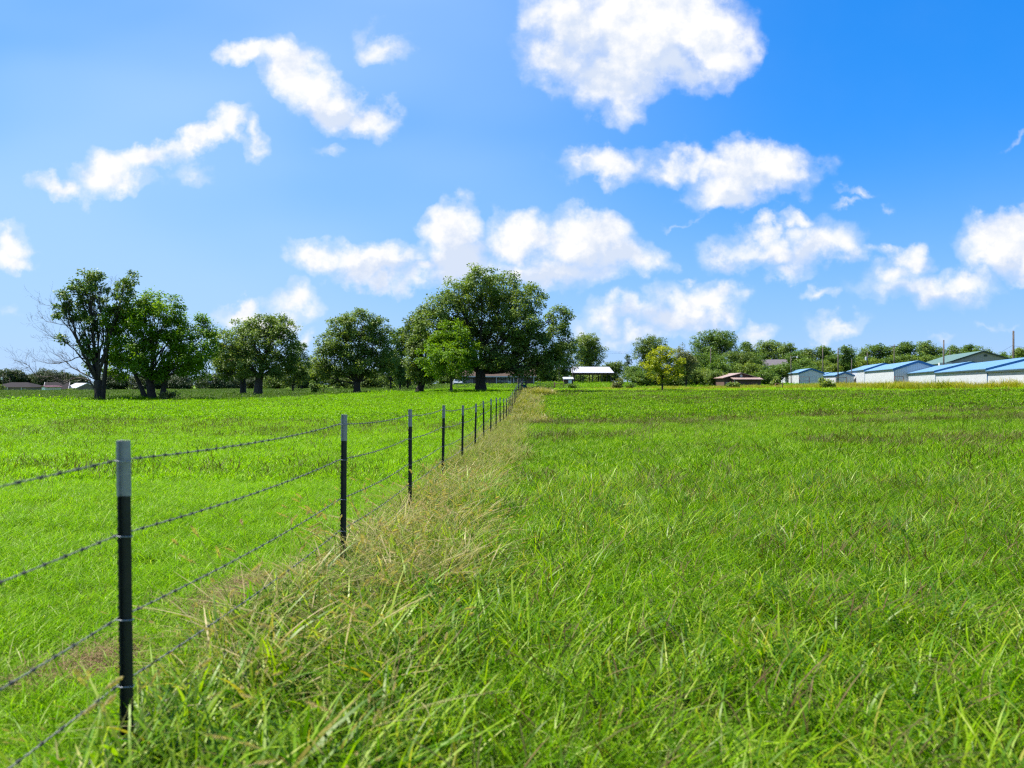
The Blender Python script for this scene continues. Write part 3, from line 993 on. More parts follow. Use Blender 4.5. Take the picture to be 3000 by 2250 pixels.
def fence_row():
    sets = []
    a = fan(2.0, 14, 64, -.9, .25)
    lo, hi = strip_edges(a[:, 1])
    u = a[:, 0] - xf(a[:, 1])
    a, u, lo, hi = [q[(u > lo - .15) & (u < hi + .2)] for q in (a, u, lo, hi)]
    f = (u - lo) / (hi - lo)
    r = rng.random(len(a))
    pn = vnoise(a[:, 0] + 3, a[:, 1] + 11, .8)
    near = np.clip((6.5 - a[:, 1]) / 3.5, 0, 1)          # the nearest metres are greener and broader bladed
    p_dry = np.clip(.48 - .28 * near + .7 * (pn - .5), .05, .85) * np.clip(np.minimum(f * 6 + .25, (1.15 - f) * 4), .1, 1)
    idx = np.where(r < p_dry, rng.integers(0, 5, len(a)), np.where(r < p_dry + .30 + .30 * near, 5 + rng.integers(0, 4, len(a)), 13 + rng.integers(0, 3, len(a))))
    idx = np.where((rng.random(len(a)) < .17) & (a[:, 1] < 12), 9 + rng.integers(0, 4, len(a)), idx)
    idx = np.where(rng.random(len(a)) < .10, 16 + rng.integers(0, 2, len(a)), idx)
    scl = (.70 + .5 * rng.random(len(a))) * np.clip(.55 + np.minimum(f * 3, (1.25 - f) * 2), .5, 1.0)
    sets.append((a, idx, scl))
    # loose thatch on the bare spots
    q = []
    for x, y, rr in BARE:
        n = int(170 * rr)
        t = rng.random(n) * 6.283
        q.append(np.column_stack([x + rr * np.sqrt(rng.random(n)) * np.cos(t), y + rr * 1.1 * np.sqrt(rng.random(n)) * np.sin(t)]))
    q = cat_(*q)
    sets.append((q, 16 + rng.integers(0, 2, len(q)), .5 + .5 * rng.random(len(q))))
    b = fan(14, 40, 22, -.25, .2)
    lo, hi = strip_edges(b[:, 1])
    u = b[:, 0] - xf(b[:, 1])
    b = b[(u > lo) & (u < hi + .1)]
    r = rng.random(len(b))
    idx = np.where(r < .55, 18 + rng.integers(0, 3, len(b)), np.where(r < .7, rng.integers(5, 9, len(b)), 13 + rng.integers(0, 3, len(b))))
    sets.append((b, idx, .75 + .4 * rng.random(len(b))))
    c = fan(40, 96, 6.0, -.1, .12)
    u = c[:, 0] - xf(c[:, 1])
    c = c[(u > -.2) & (u < 1.8) & (rng.random(len(c)) < .6)]
    sets.append((c, 21 + rng.integers(0, 3, len(c)), .8 + .4 * rng.random(len(c))))
    e = fan(80, 100, 14.0, -.02, .06)
    u = e[:, 0] - xf(e[:, 1])
    e = e[(u > .9) & (u < 2.6)]
    sets.append((e, 21 + rng.integers(0, 3, len(e)), 1.1 + .6 * rng.random(len(e))))
    xy = cat_(*[s[0] for s in sets])
    idx = cat_(*[s[1] for s in sets])
    scl = cat_(*[s[2] for s in sets])
    t = .5 * vnoise(xy[:, 0] + 70, xy[:, 1], 1.1) + .55 * rng.random(len(xy))
    scatter('fence_row_grass', xy, dry + brd + fox + grn + thatch + dry_m + dry_f, idx, scl, t,
            'tall tan seeding grass and foxtails leaning along the wire fence', 'grass', tilt=.16)


fence_row()

# --- weeds between the field and the buildings
weeds = [proto([blades(70, .75, (.45, 1.15), (.03, .06), (.05, .5), (.1, .6), (.2, 0), 3, seed=500 + k, cv=(0, .9)),
                blades(12, .75, (.8, 1.35), (.012, .03), (.05, .45), (.1, .4), (.25, 0), 4, 'stem', seed=520 + k, cv=(.85, 1))], g_weed, 'a') for k in range(4)]
brights = [proto([blades(110, .95, (.22, .45), (.03, .06), (.1, .6), (.1, .6), WIND, 2, seed=540 + k, cv=(.3, .97))], g_left, 'a') for k in range(3)]


def weed_belt():
    p = fan(60, 140, 2.6, .02, .78)
    s = p[:, 0] / p[:, 1]
    k = p[:, 1] / field_edge(s)
    hi = np.interp(s, [.02, .1, .25, .35, .6], [1.32, 1.36, 1.40, 1.42, 1.36])
    m = (k > 1.0) & (k < hi)
    p, s, k = p[m], s[m], k[m]
    # bright mown strip first, then weeds that grow higher towards the buildings
    wd = k > 1.07 + .04 * (vnoise(p[:, 0], p[:, 1], 3.) - .5)
    dens = vnoise(p[:, 0] + 5, p[:, 1] * .6, 4.5)
    keep = ~wd | (dens + .35 * rng.random(len(p)) > .35)
    keep &= ~(wd & (s < .085) & (s > .024) & (rng.random(len(p)) < .93))
    p, s, k, wd = p[keep], s[keep], k[keep], wd[keep]
    idx = np.where(wd, rng.integers(0, 4, len(p)), 4 + rng.integers(0, 3, len(p)))
    tall = np.interp(s, [.02, .12, .25, .32, .45, .7], [.36, .42, .52, .56, .88, .86])
    scl = np.where(wd, tall * (.45 + 1.15 * vnoise(p[:, 0] + 33, p[:, 1], 4.)) * (.8 + .4 * rng.random(len(p))), .9 + .4 * rng.random(len(p)))
    t = .6 * vnoise(p[:, 0] + 15, p[:, 1], 7.) + .4 * rng.random(len(p))
    scatter('tall_weeds', p, weeds + brights, idx, scl, t,
            'yellow-green weeds and tall grass between the field and the buildings', 'weeds')


weed_belt()

# --- grass of the yards farther back
yard = [proto([blades(120, 1.5, (.12, .32), (.04, .09), (.1, .6), (.1, .6), WIND, 2, seed=560 + k, cv=(0, .95))], g_right, 'a') for k in range(3)]


def yards():
    p = fan(95, 235, .9, -.10, .62)
    s = p[:, 0] / p[:, 1]
    p = p[(p[:, 1] > field_edge(s) * 1.25) & (p[:, 0] > xf(p[:, 1]) - 14)]
    t = .5 + .5 * vnoise(p[:, 0] + 19, p[:, 1], 12.) * rng.random(len(p))
    scatter('yard_grass', p, yard, rng.integers(0, 3, len(p)), .8 + .6 * rng.random(len(p)), t,
            'green yard grass around the farmhouse, sheds and storage buildings', 'grass')


yards()


# ------------------------------------------------------------------ barbed wire fence
ORD = ['nearest', 'second', 'third', 'fourth', 'fifth', 'sixth', 'seventh', 'eighth', 'ninth', 'tenth', 'eleventh', 'twelfth', 'thirteenth',
       'fourteenth', 'fifteenth', 'sixteenth', 'seventeenth', 'eighteenth', 'nineteenth', 'twentieth', 'twenty-first', 'twenty-second', 'twenty-third', 'twenty-fourth']
POST_H, WIRE_H = 1.40, (1.315, 1.005, .66, .385, .17)
SPACING, POST0 = 3.643, 3.3


def fence():
    body = MB()
    body.box(0, .006, -.020, .020, -.35, POST_H - .23)
    body.box(.0062, .046, -.0035, .0035, -.35, POST_H - .2305)
    for k in range(24):
        z = .06 + k * .046
        body.box(-.007, -.0002, -.011, .011, z, z + .013)
    body_me = body.mesh('post_shaft')
    tip = MB()
    tip.box(-.0012, .0072, -.0212, .0212, POST_H - .2303, POST_H)
    tip.box(.0073, .0472, -.0047, .0047, POST_H - .2305, POST_H - .0004)
    for k in range(4):
        z = POST_H - .19 + k * .046
        tip.box(-.008, -.0014, -.011, .011, z, z + .013)
    tip_me = tip.mesh('tip')
    clip = MB().tube([(-.012, -.030, .004), (-.009, -.022, .002), (.012, -.0235, 0), (.049, -.008, -.003), (.0495, .008, -.003), (.012, .0235, 0), (-.010, .024, .004), (-.014, .034, -.003)], .0021, 5)
    clip_me = clip.mesh('wire_clip', True)
    for me, mt in ((body_me, 'post_black'), (tip_me, 'post_tip'), (clip_me, 'steel')):
        me.materials.append(M[mt])
    posts = []
    leans = [(-.011, .004), (.006, -.006), (.002, .004), (.014, -.003), (.016, .006)]
    for i in range(24):
        y = POST0 + i * SPACING
        x = xf(y)
        lx, ly = leans[i] if i < 5 else (rng.normal(0.004, .012), rng.normal(0, .012))
        dz = 0 if i < 3 else rng.normal(0, .025)
        o = thing('fence_post', '%s black steel fence post with pale tip, counted from the camera' % ORD[i], 'fence post',
                  (x, y, gz(x, y) + dz), -math.atan(FENCE_SLOPE), 'steel posts of the barbed wire fence')
        o.rotation_euler = (ly, lx, -math.atan(FENCE_SLOPE) + (rng.normal(0, .06) if i else 0))
        link('shaft', body_me, None, o)
        link('tip', tip_me, None, o)
        for z in WIRE_H:
            c = link('wire_clip', clip_me, None, o)
            c.location = (0, 0, z)
        posts.append(o)
    bpy.context.view_layer.update()
    mats = [o.matrix_basis.copy() for o in posts]
    barb = MB()
    barb.tube([(0, -.008, 0), (0, .008, 0)], .0062, 7)
    for sx, sz, y in ((1, .5, -.004), (-1, -.5, -.004), (.45, -1, .004), (-.45, 1, .004)):
        d = Vector((sx, 0, sz)).normalized()
        barb.tube([d * .004 + Vector((0, y, 0)), d * .022 + Vector((0, y * 1.6, 0))], [.0021, .0008], 5)
    barb_me = barb.mesh('barb')
    barb_me.materials.append(M['barb'])
    names = ['topmost', 'second from top', 'middle', 'second from bottom', 'lowest']
    for w, zh in enumerate(WIRE_H):
        pts = [m @ Vector((-.0135, 0, zh + .002)) for m in mats]
        p_before = Vector((xf(POST0 - SPACING) - .0135, POST0 - SPACING, gz(xf(-.3), -.3) + zh))
        pts = [p_before] + pts
        root = thing('barbed_wire', '%s strand of twisted barbed wire strung along the black fence posts' % names[w], 'barbed wire',
                     (xf(POST0), POST0, gz(xf(POST0), POST0)), 0, 'strands of the barbed wire fence')
        o0 = Vector(root.location)

        def along(t):                        # t in spans
            i = min(int(t), len(pts) - 2)
            f = t - i
            return pts[i].lerp(pts[i + 1], f) - Vector((0, 0, .03 * 4 * f * (1 - f)))
        twist_to = 6
        for ph in (0, math.pi):
            line = []
            n = 130 * twist_to
            for k in range(n + 1):
                t = twist_to * k / n
                a = t * SPACING / .085 * 2 * math.pi + ph
                line.append(along(t) - o0 + Vector((math.cos(a), 0, math.sin(a))) * .0026)
            MB().tube(line, .0024, 4, False).build('strand', M['wire'], root, True)
        line = [along(twist_to + (len(pts) - 1 - twist_to) * k / 220) - o0 for k in range(221)]
        MB().tube(line, .0040, 4, False).build('strand', M['wire'], root, True)
        step = .118 / SPACING
        t = .15 + w * .009
        far = MB()
        while t < len(pts) - 1.001:
            p = along(t) - o0
            d = (along(t + .01) - along(t)).normalized()
            q = d.to_track_quat('Y', 'Z') @ Quaternion((0, 1, 0), rng.random() * 6.28)
            if t < 2.75:
                b = link('barb', barb_me, None, root)
                b.rotation_mode = 'QUATERNION'
                b.location, b.rotation_quaternion = p, q
            else:
                n0 = len(far.v)
                far.v += [tuple(p + q @ Vector(v)) for v in ((0, -.008, .005), (.005, -.008, -.003), (-.005, -.008, -.003), (0, .008, .005), (.005, .008, -.003), (-.005, .008, -.003), (.024, 0, .012), (-.024, 0, -.012), (.01, .004, -.024), (-.01, .004, .024))]
                far.f += [tuple(n0 + k for k in q_) for q_ in ((0, 1, 4, 3), (1, 2, 5, 4), (2, 0, 3, 5), (1, 4, 6), (2, 5, 7), (1, 5, 8), (0, 3, 9))]
            t += step * (1 + rng.normal(0, .04))
        fb_ = far.build('far_barbs', M['barb'], root)
        tag(fb_, kind='stuff')


fence()


# ------------------------------------------------------------------ trees
def leaf_mesh(name, centers, outward, size, n_per, spread, seed, up=.55, droop=0.0, flat=.65, aspect=.55):
    """many small folded leaves round the cluster centres"""
    r = np.random.default_rng(seed)
    k = len(centers)
    N = k * n_per
    ci = np.repeat(np.arange(k), n_per)
    sp = np.repeat(spread * (.7 + .6 * r.random(k)), n_per)
    off = r.normal(0, 1, (N, 3))
    off /= np.maximum(np.linalg.norm(off, axis=1, keepdims=True), 1e-6)
    off *= (r.random((N, 1)) ** .45)
    P = centers[ci] + off * sp[:, None] * np.array([1, 1, flat])
    P[:, 2] -= droop * sp * r.random(N)
    nrm = np.array([0, 0, up]) + outward[ci] * .35 + off * .35 + r.normal(0, .55, (N, 3))
    nrm /= np.linalg.norm(nrm, axis=1, keepdims=True)
    t = r.normal(0, 1, (N, 3)) + off * .8 + np.array([0, 0, -.4])
    t -= nrm * np.sum(t * nrm, 1, keepdims=True)
    t /= np.maximum(np.linalg.norm(t, axis=1, keepdims=True), 1e-6)
    b = np.cross(nrm, t)
    L = size * (.6 + .8 * r.random(N))[:, None]
    w = L * aspect * .5
    fold = nrm * w * .35
    V = np.stack([P, P + t * L * .5 + b * w + fold, P + t * L, P + t * L * .5 - b * w + fold], 1).reshape(-1, 3)
    F = np.arange(N * 4).reshape(-1, 4)
    cv = np.clip(np.repeat(.25 + .5 * r.random(k), n_per) + r.normal(0, .2, N), 0, 1)
    return mesh_np(name, V, F, {'cv': cv})


def lobes_clusters(lobes, dens, seed, shell=.45):
    """cluster centres spread through ellipsoid lobes (cx, cy, cz, rx, ry, rz)"""
    r = np.random.default_rng(seed)
    pts, outs, own = [], [], []
    for li, (cx, cy, cz, rx, ry, rz) in enumerate(lobes):
        n = max(4, int(dens * (rx * ry + rx * rz + ry * rz)))
        d = r.normal(0, 1, (n, 3))
        d /= np.linalg.norm(d, axis=1, keepdims=True)
        rad = shell + (1.02 - shell) * r.random((n, 1)) ** .6
        rad *= 1 + .16 * np.sin(5 * d[:, :1] + 3 * seed + li) * np.sin(4 * d[:, 2:] + li)
        p = d * rad * np.array([rx, ry, rz]) + np.array([cx, cy, cz])
        pts.append(p)
        outs.append(d)
        own.append(np.full(n, li))
    return np.concatenate(pts), np.concatenate(outs), np.concatenate(own)


def bez(a, b, c, n):
    return [a * (1 - t) ** 2 + b * 2 * t * (1 - t) + c * t * t for t in [i / (n - 1) for i in range(n)]]


def wob(pts, amp, r):
    return [pts[0]] + [p + Vector(r.normal(0, amp, 3)) for p in pts[1:-1]] + [pts[-1]]


def trunk_mesh(pts, rads, sides=12, flare=.5):
    """tapered trunk with a spread root collar and a slightly fluted outline"""
    m = MB()
    m.tube(pts, rads, sides, True)
    for i, v in enumerate(m.v):
        k = i % sides
        lvl = i // sides
        if lvl >= len(pts):
            break
        f = 1 + .10 * math.sin(k * 2.4 + lvl * .6) + (flare * (.6 + .4 * math.sin(k * 3.1)) if lvl == 0 else (flare * .25 if lvl == 1 else 0))
        c = Vector(pts[lvl])
        p = c + (Vector(v) - c) * f
        m.v[i] = (p.x, p.y, p.z)
    return m


def tree(name, label, px, base_py, d, lobes, trunk_r, fork_h, leaf, bark='bark', leaf_size=0.192, dens=1.6, n_per=49, spread=.62, seed=1,
         group=None, cat='tree', lean=(0, 0), limbs=True, droop=.2, extra_trunks=(), shell=.45, base=None, up=.55, twigs=5, flat=.65, aspect=.55):
    """lobes in photo pixels: (px, py, rx, ry[, dy metres]); everything is turned into metres at the tree's own distance"""
    r = np.random.default_rng(seed)
    m = d / FPX
    bx = (px - 1500) * m
    bz = gz(bx, d) if base is None else base
    root = thing(name, label, cat, (bx, d, bz), 0, group)
    L = []
    for q in lobes:
        lx, ly, rx, ry = q[:4]
        dy = q[4] if len(q) > 4 else r.uniform(-.45, .45) * rx * m * 1.6
        L.append(((lx - 1500) * m - bx, dy, EYE - (ly - 1125) * m - bz, rx * m, max(rx, ry) * m * .95, ry * m))
    P, O, own = lobes_clusters(L, dens, seed, shell)
    keep = P[:, 2] > .5
    P, O, own = P[keep], O[keep], own[keep]
    fork = Vector((lean[0], lean[1], fork_h))
    base_pts = [Vector((0, 0, -.4)), Vector((0, 0, .25)), Vector((lean[0] * .25, lean[1] * .25, fork_h * .35)), Vector((lean[0] * .6, lean[1] * .6, fork_h * .7)), fork]
    tm = trunk_mesh(base_pts, [trunk_r * 1.18, trunk_r * 1.06, trunk_r * .96, trunk_r * .92, trunk_r * .86])
    for (ex, ey, h2, r2, tx, ty) in extra_trunks:          # further stems from the same root
        e = [Vector((ex, ey, -.4)), Vector((ex, ey, .3)), Vector((ex + tx * .4, ey + ty * .4, h2 * .5)), Vector((ex + tx, ey + ty, h2)), Vector((ex + tx * 1.7, ey + ty * 2, h2 * 1.6)), Vector((ex + tx * 2.1, ey + ty * 3, h2 * 2.1))]
        tm2 = trunk_mesh(e, [r2 * 1.2, r2 * 1.05, r2 * .9, r2 * .75, r2 * .42, r2 * .08], 9)
        n0 = len(tm.v)
        tm.v += tm2.v
        tm.f += [tuple(n0 + i for i in f) for f in tm2.f]
    tr = tm.build('trunk', M[bark], root, True)
    if limbs:
        big = max(a[3] for a in L)
        for li, (cx, cy, cz, rx, ry, rz) in enumerate(L):
            c = Vector((cx, cy, cz))
            dist = (c - fork).length
            r0 = trunk_r * .40 * (.45 + .55 * min(1, rx / big))
            midp = fork.lerp(c, .45) + Vector((r.normal(0, .06) * dist, r.normal(0, .06) * dist, -.10 * dist if cz < fork_h + 3 else .08 * dist))
            start = fork - Vector((0, 0, trunk_r * .5))
            line = wob(bez(start, midp, c + Vector((0, 0, -rz * .15)), 8), .05 * dist * .25, r)
            lm = MB()
            lm.tube(line, [r0 * (1 - .85 * i / 7) for i in range(8)], 7)
            mine = P[own == li]
            if len(mine):
                sel = mine[r.permutation(len(mine))[:twigs + int(rx * 2.2)]]
                for q in sel:
                    q = Vector(q)
                    i0 = int(r.integers(3, 7))
                    s = Vector(line[i0])
                    rb = r0 * (1 - .85 * i0 / 7) * .6
                    mm = s.lerp(q, .5) + Vector((r.normal(0, .12), r.normal(0, .12), .12)) * (q - s).length
                    lm.tube(bez(s, mm, q, 5), [rb, rb * .75, rb * .55, rb * .38, .015], 5, False)
            lm.build('limb', M[bark], root, True)
    cm = leaf_mesh('crown', P, O, leaf_size, n_per, spread, seed + 100, droop=droop, up=up, flat=flat, aspect=aspect)
    link('crown', cm, M[leaf], root)
    return root


def grow(mb, p, d, length, rad, lvl, r, up=.05, spread=.6, out=None):
    """bare recursive branch"""
    n = 6
    pts, rads = [p], [rad]
    dd = d.normalized()
    for i in range(n):
        dd = (dd + Vector(r.normal(0, .13, 3)) + Vector((0, 0, up))).normalized()
        pts.append(pts[-1] + dd * length / n)
        rads.append(max(.005, rad * (1 - .8 * (i + 1) / n)))
    mb.tube(pts, rads, 5 if lvl > 1 else 3, False)
    if lvl == 0:
        return
    for k in range(3 if lvl < 3 else 5):
        i = int(r.integers(1, n + 1))
        axis = Vector(r.normal(0, 1, 3)).normalized()
        nd = (dd * 1.0 + axis * spread).normalized()
        grow(mb, pts[i], nd, length * r.uniform(.42, .66), rads[i] * .72, lvl - 1, r, up, spread)


OAKS = 'big shade trees on the far side of the left meadow'
# the big oak beside the fence
tree('oak_tree', 'largest dark green oak with broad domed crown beside the fence end', 1408, 1145, 95,
     [(1410, 838, 62, 58), (1350, 868, 62, 58), (1478, 850, 62, 58), (1545, 880, 50, 52), (1300, 915, 55, 58), (1420, 920, 85, 72), (1525, 945, 70, 66), (1262, 965, 50, 55),
      (1350, 985, 75, 68), (1460, 1000, 82, 60), (1560, 1010, 62, 50), (1640, 925, 40, 38, 1.5), (1628, 985, 46, 45, 1.5), (1662, 1030, 46, 36, 1.0), (1610, 1058, 50, 34), (1530, 1068, 62, 36),
      (1330, 1050, 60, 36), (1455, 1060, 50, 30)],
     .62, 2.6, 'leaf_oak', leaf_size=0.252, dens=3.6, n_per=72, spread=.70, seed=11, group=OAKS, shell=.40)
tree('oak_tree', 'oak with leaning dark trunk half hidden left of the largest oak', 1228, 1147, 100,
     [(1232, 935, 38, 42), (1215, 985, 36, 45), (1250, 1010, 46, 50), (1222, 1050, 40, 46), (1262, 1075, 42, 40), (1238, 1095, 36, 28)],
     .45, 2.2, 'leaf_dark', leaf_size=0.266, dens=3.6, n_per=69, spread=.7, seed=12, group=OAKS, lean=(.7, 0))
tree('young_tree', 'slim young tree with bright green leaves in front of the largest oak', 1322, 1148, 90,
     [(1320, 965, 42, 40), (1290, 1000, 46, 42), (1350, 1000, 44, 42), (1262, 1045, 42, 38), (1322, 1045, 56, 42), (1375, 1040, 32, 44), (1290, 1085, 44, 26), (1350, 1085, 42, 24)],
     .14, 3.0, 'leaf_fresh', bark='bark_light', leaf_size=0.222, dens=4.2, n_per=59, spread=.55, seed=13)
tree('oak_tree', 'round oak with short dark trunk standing alone in the meadow middle', 1046, 1152, 115,
     [(1000, 960, 46, 42), (1055, 950, 52, 44), (1110, 965, 40, 44), (965, 1000, 44, 44), (1030, 1010, 62, 52), (1100, 1020, 56, 50), (950, 1055, 44, 40), (1010, 1068, 56, 38), (1080, 1070, 60, 36), (1135, 1060, 34, 40), (940, 1092, 30, 18)],
     .50, 1.8, 'leaf_oak', leaf_size=0.281, dens=3.4, n_per=58, spread=.72, seed=14, group=OAKS, shell=.4)
tree('oak_tree', 'wide oak with thick grey forked trunk left of the round oak', 755, 1158, 112,
     [(770, 952, 48, 40), (720, 965, 46, 38), (825, 962, 42, 42), (680, 1000, 48, 42), (755, 1010, 66, 52), (835, 1015, 40, 52), (665, 1045, 48, 44), (730, 1065, 60, 42), (810, 1070, 52, 38), (850, 1062, 26, 34), (655, 1085, 34, 26)],
     .56, 3.2, 'leaf_oak', bark='bark_light', leaf_size=0.281, dens=3.4, n_per=58, spread=.72, seed=15, group=OAKS, lean=(.35, 0), shell=.4)
tree('oak_tree', 'shaded oak whose black trunk shows just left of the grey forked trunk', 712, 1152, 128,
     [(700, 1035, 46, 40), (660, 1060, 40, 36), (720, 1075, 40, 28)], .45, 3.0, 'leaf_dark', leaf_size=0.311, dens=3.0, n_per=66, spread=.8, seed=16, group=OAKS)
tree('walnut_tree', 'spreading bright green walnut with twin trunks beside the half-dead tree', 445, 1170, 84,
     [(440, 880, 40, 36), (500, 905, 42, 40), (395, 905, 50, 42), (340, 935, 40, 46), (450, 940, 62, 48), (515, 960, 34, 46), (375, 985, 60, 48), (330, 1020, 40, 44), (470, 1000, 60, 46), (555, 985, 34, 40), (590, 945, 22, 32),
      (610, 985, 26, 34), (420, 1045, 66, 44), (345, 1070, 44, 36), (520, 1050, 56, 44), (590, 1035, 46, 40), (560, 1080, 44, 32), (470, 1085, 50, 28), (620, 1045, 22, 30)],
     .42, 2.4, 'leaf_fresh', leaf_size=0.296, dens=3.6, n_per=66, spread=.62, seed=17, group=OAKS, lean=(-.25, 0), extra_trunks=[(.95, .3, 3.2, .30, .4, .2), (-.62, -.2, 2.4, .26, -.9, 0)], droop=.5, aspect=.42)


def half_dead_tree():
    r = np.random.default_rng(5)
    root = tree('half_dead_tree', 'tall thin-crowned tree with bare dead branches drooping on one side', 290, 1176, 83,
                [(270, 812, 34, 24), (240, 838, 40, 32), (300, 838, 34, 28), (205, 865, 30, 30), (258, 882, 44, 34), (180, 900, 26, 26), (222, 918, 40, 26), (168, 920, 22, 14), (262, 940, 38, 30),
                 (390, 820, 26, 20), (372, 850, 34, 34), (355, 890, 34, 34), (250, 990, 22, 34), (262, 1035, 26, 34), (262, 1075, 22, 22), (195, 993, 24, 10), (330, 930, 30, 40)],
                .40, 2.2, 'leaf_mid', leaf_size=0.252, dens=3.6, n_per=56, spread=.48, seed=18, group=OAKS, extra_trunks=[(.30, .1, 3.6, .26, .3, .1)], shell=.25, lean=(-.12, 0), twigs=9)
    m = 83 / FPX
    b = Vector(root.location)

    def w(px, py, dy=0.0):
        return Vector(((px - 1500) * m - b.x, dy, EYE - (py - 1125) * m - b.z))
    # bare limbs: the low sweeping one, and fans of dead twigs above it
    for path, r0, subs, dirs in (
            ([(282, 1150), (262, 1112), (232, 1108), (205, 1114), (191, 1124), (176, 1112), (160, 1104), (135, 1102), (112, 1104)], .15, 22, (-.9, .35)),
            ([(278, 1110), (240, 1092), (215, 1080), (195, 1065), (175, 1050), (150, 1035)], .10, 12, (-.9, .4)),
            ([(276, 1060), (235, 1045), (210, 1056), (180, 1064), (150, 1066), (118, 1058)], .09, 18, (-.8, .45)),
            ([(282, 1010), (245, 1010), (215, 1012), (185, 1000), (160, 985), (130, 965)], .08, 16, (-.8, .5)),
            ([(280, 960), (240, 965), (205, 955), (175, 950), (140, 942), (118, 930)], .07, 14, (-.85, .35)),
            ([(284, 940), (300, 905), (318, 880), (330, 850)], .06, 10, (.35, .9)),
            ([(112, 1104), (95, 1088), (82, 1070), (60, 1060), (40, 1056)], .06, 14, (-.75, .5)),
            ([(205, 925), (175, 915), (150, 900), (125, 890)], .04, 8, (-.8, .5))):
        mb = MB()
        dy = r.normal(0, .5)
        pts = [w(x, y, dy * i / len(path)) for i, (x, y) in enumerate(path)]
        fine = []
        for i in range(len(pts) - 1):
            for k in range(4):
                fine.append(pts[i].lerp(pts[i + 1], k / 4) + Vector(r.normal(0, .035, 3)))
        fine.append(pts[-1])
        n = len(fine)
        rr = [max(.012, .75 * r0 * (1 - .85 * i / n)) for i in range(n)]
        mb.tube(fine, rr, 6, False)
        for k in range(subs):
            i = int(r.integers(n // 4, n))
            dv = Vector((dirs[0] + r.normal(0, .35), r.normal(0, .45), dirs[1] + r.normal(0, .38)))
            grow(mb, fine[i], dv, r.uniform(.7, 1.9), max(.010, rr[i] * .5), 2, r, up=.03, spread=.55)
        mb.build('dead_limb', M['bark_dead'], root, True)


half_dead_tree()

tree('yellow_tree', 'small yellow-leaved tree with slim trunk at the field edge', 1940, 1143, 106,
     [(1945, 1025, 22, 20), (1925, 1045, 26, 22), (1962, 1043, 26, 22), (1905, 1068, 28, 20), (1950, 1072, 36, 24), (1988, 1070, 24, 22), (1918, 1092, 28, 18), (1965, 1098, 34, 18), (1995, 1092, 18, 16), (1940, 1108, 26, 10)],
     .12, 2.0, 'leaf_yellow', bark='bark', leaf_size=0.222, dens=4.2, n_per=52, spread=.48, seed=21)

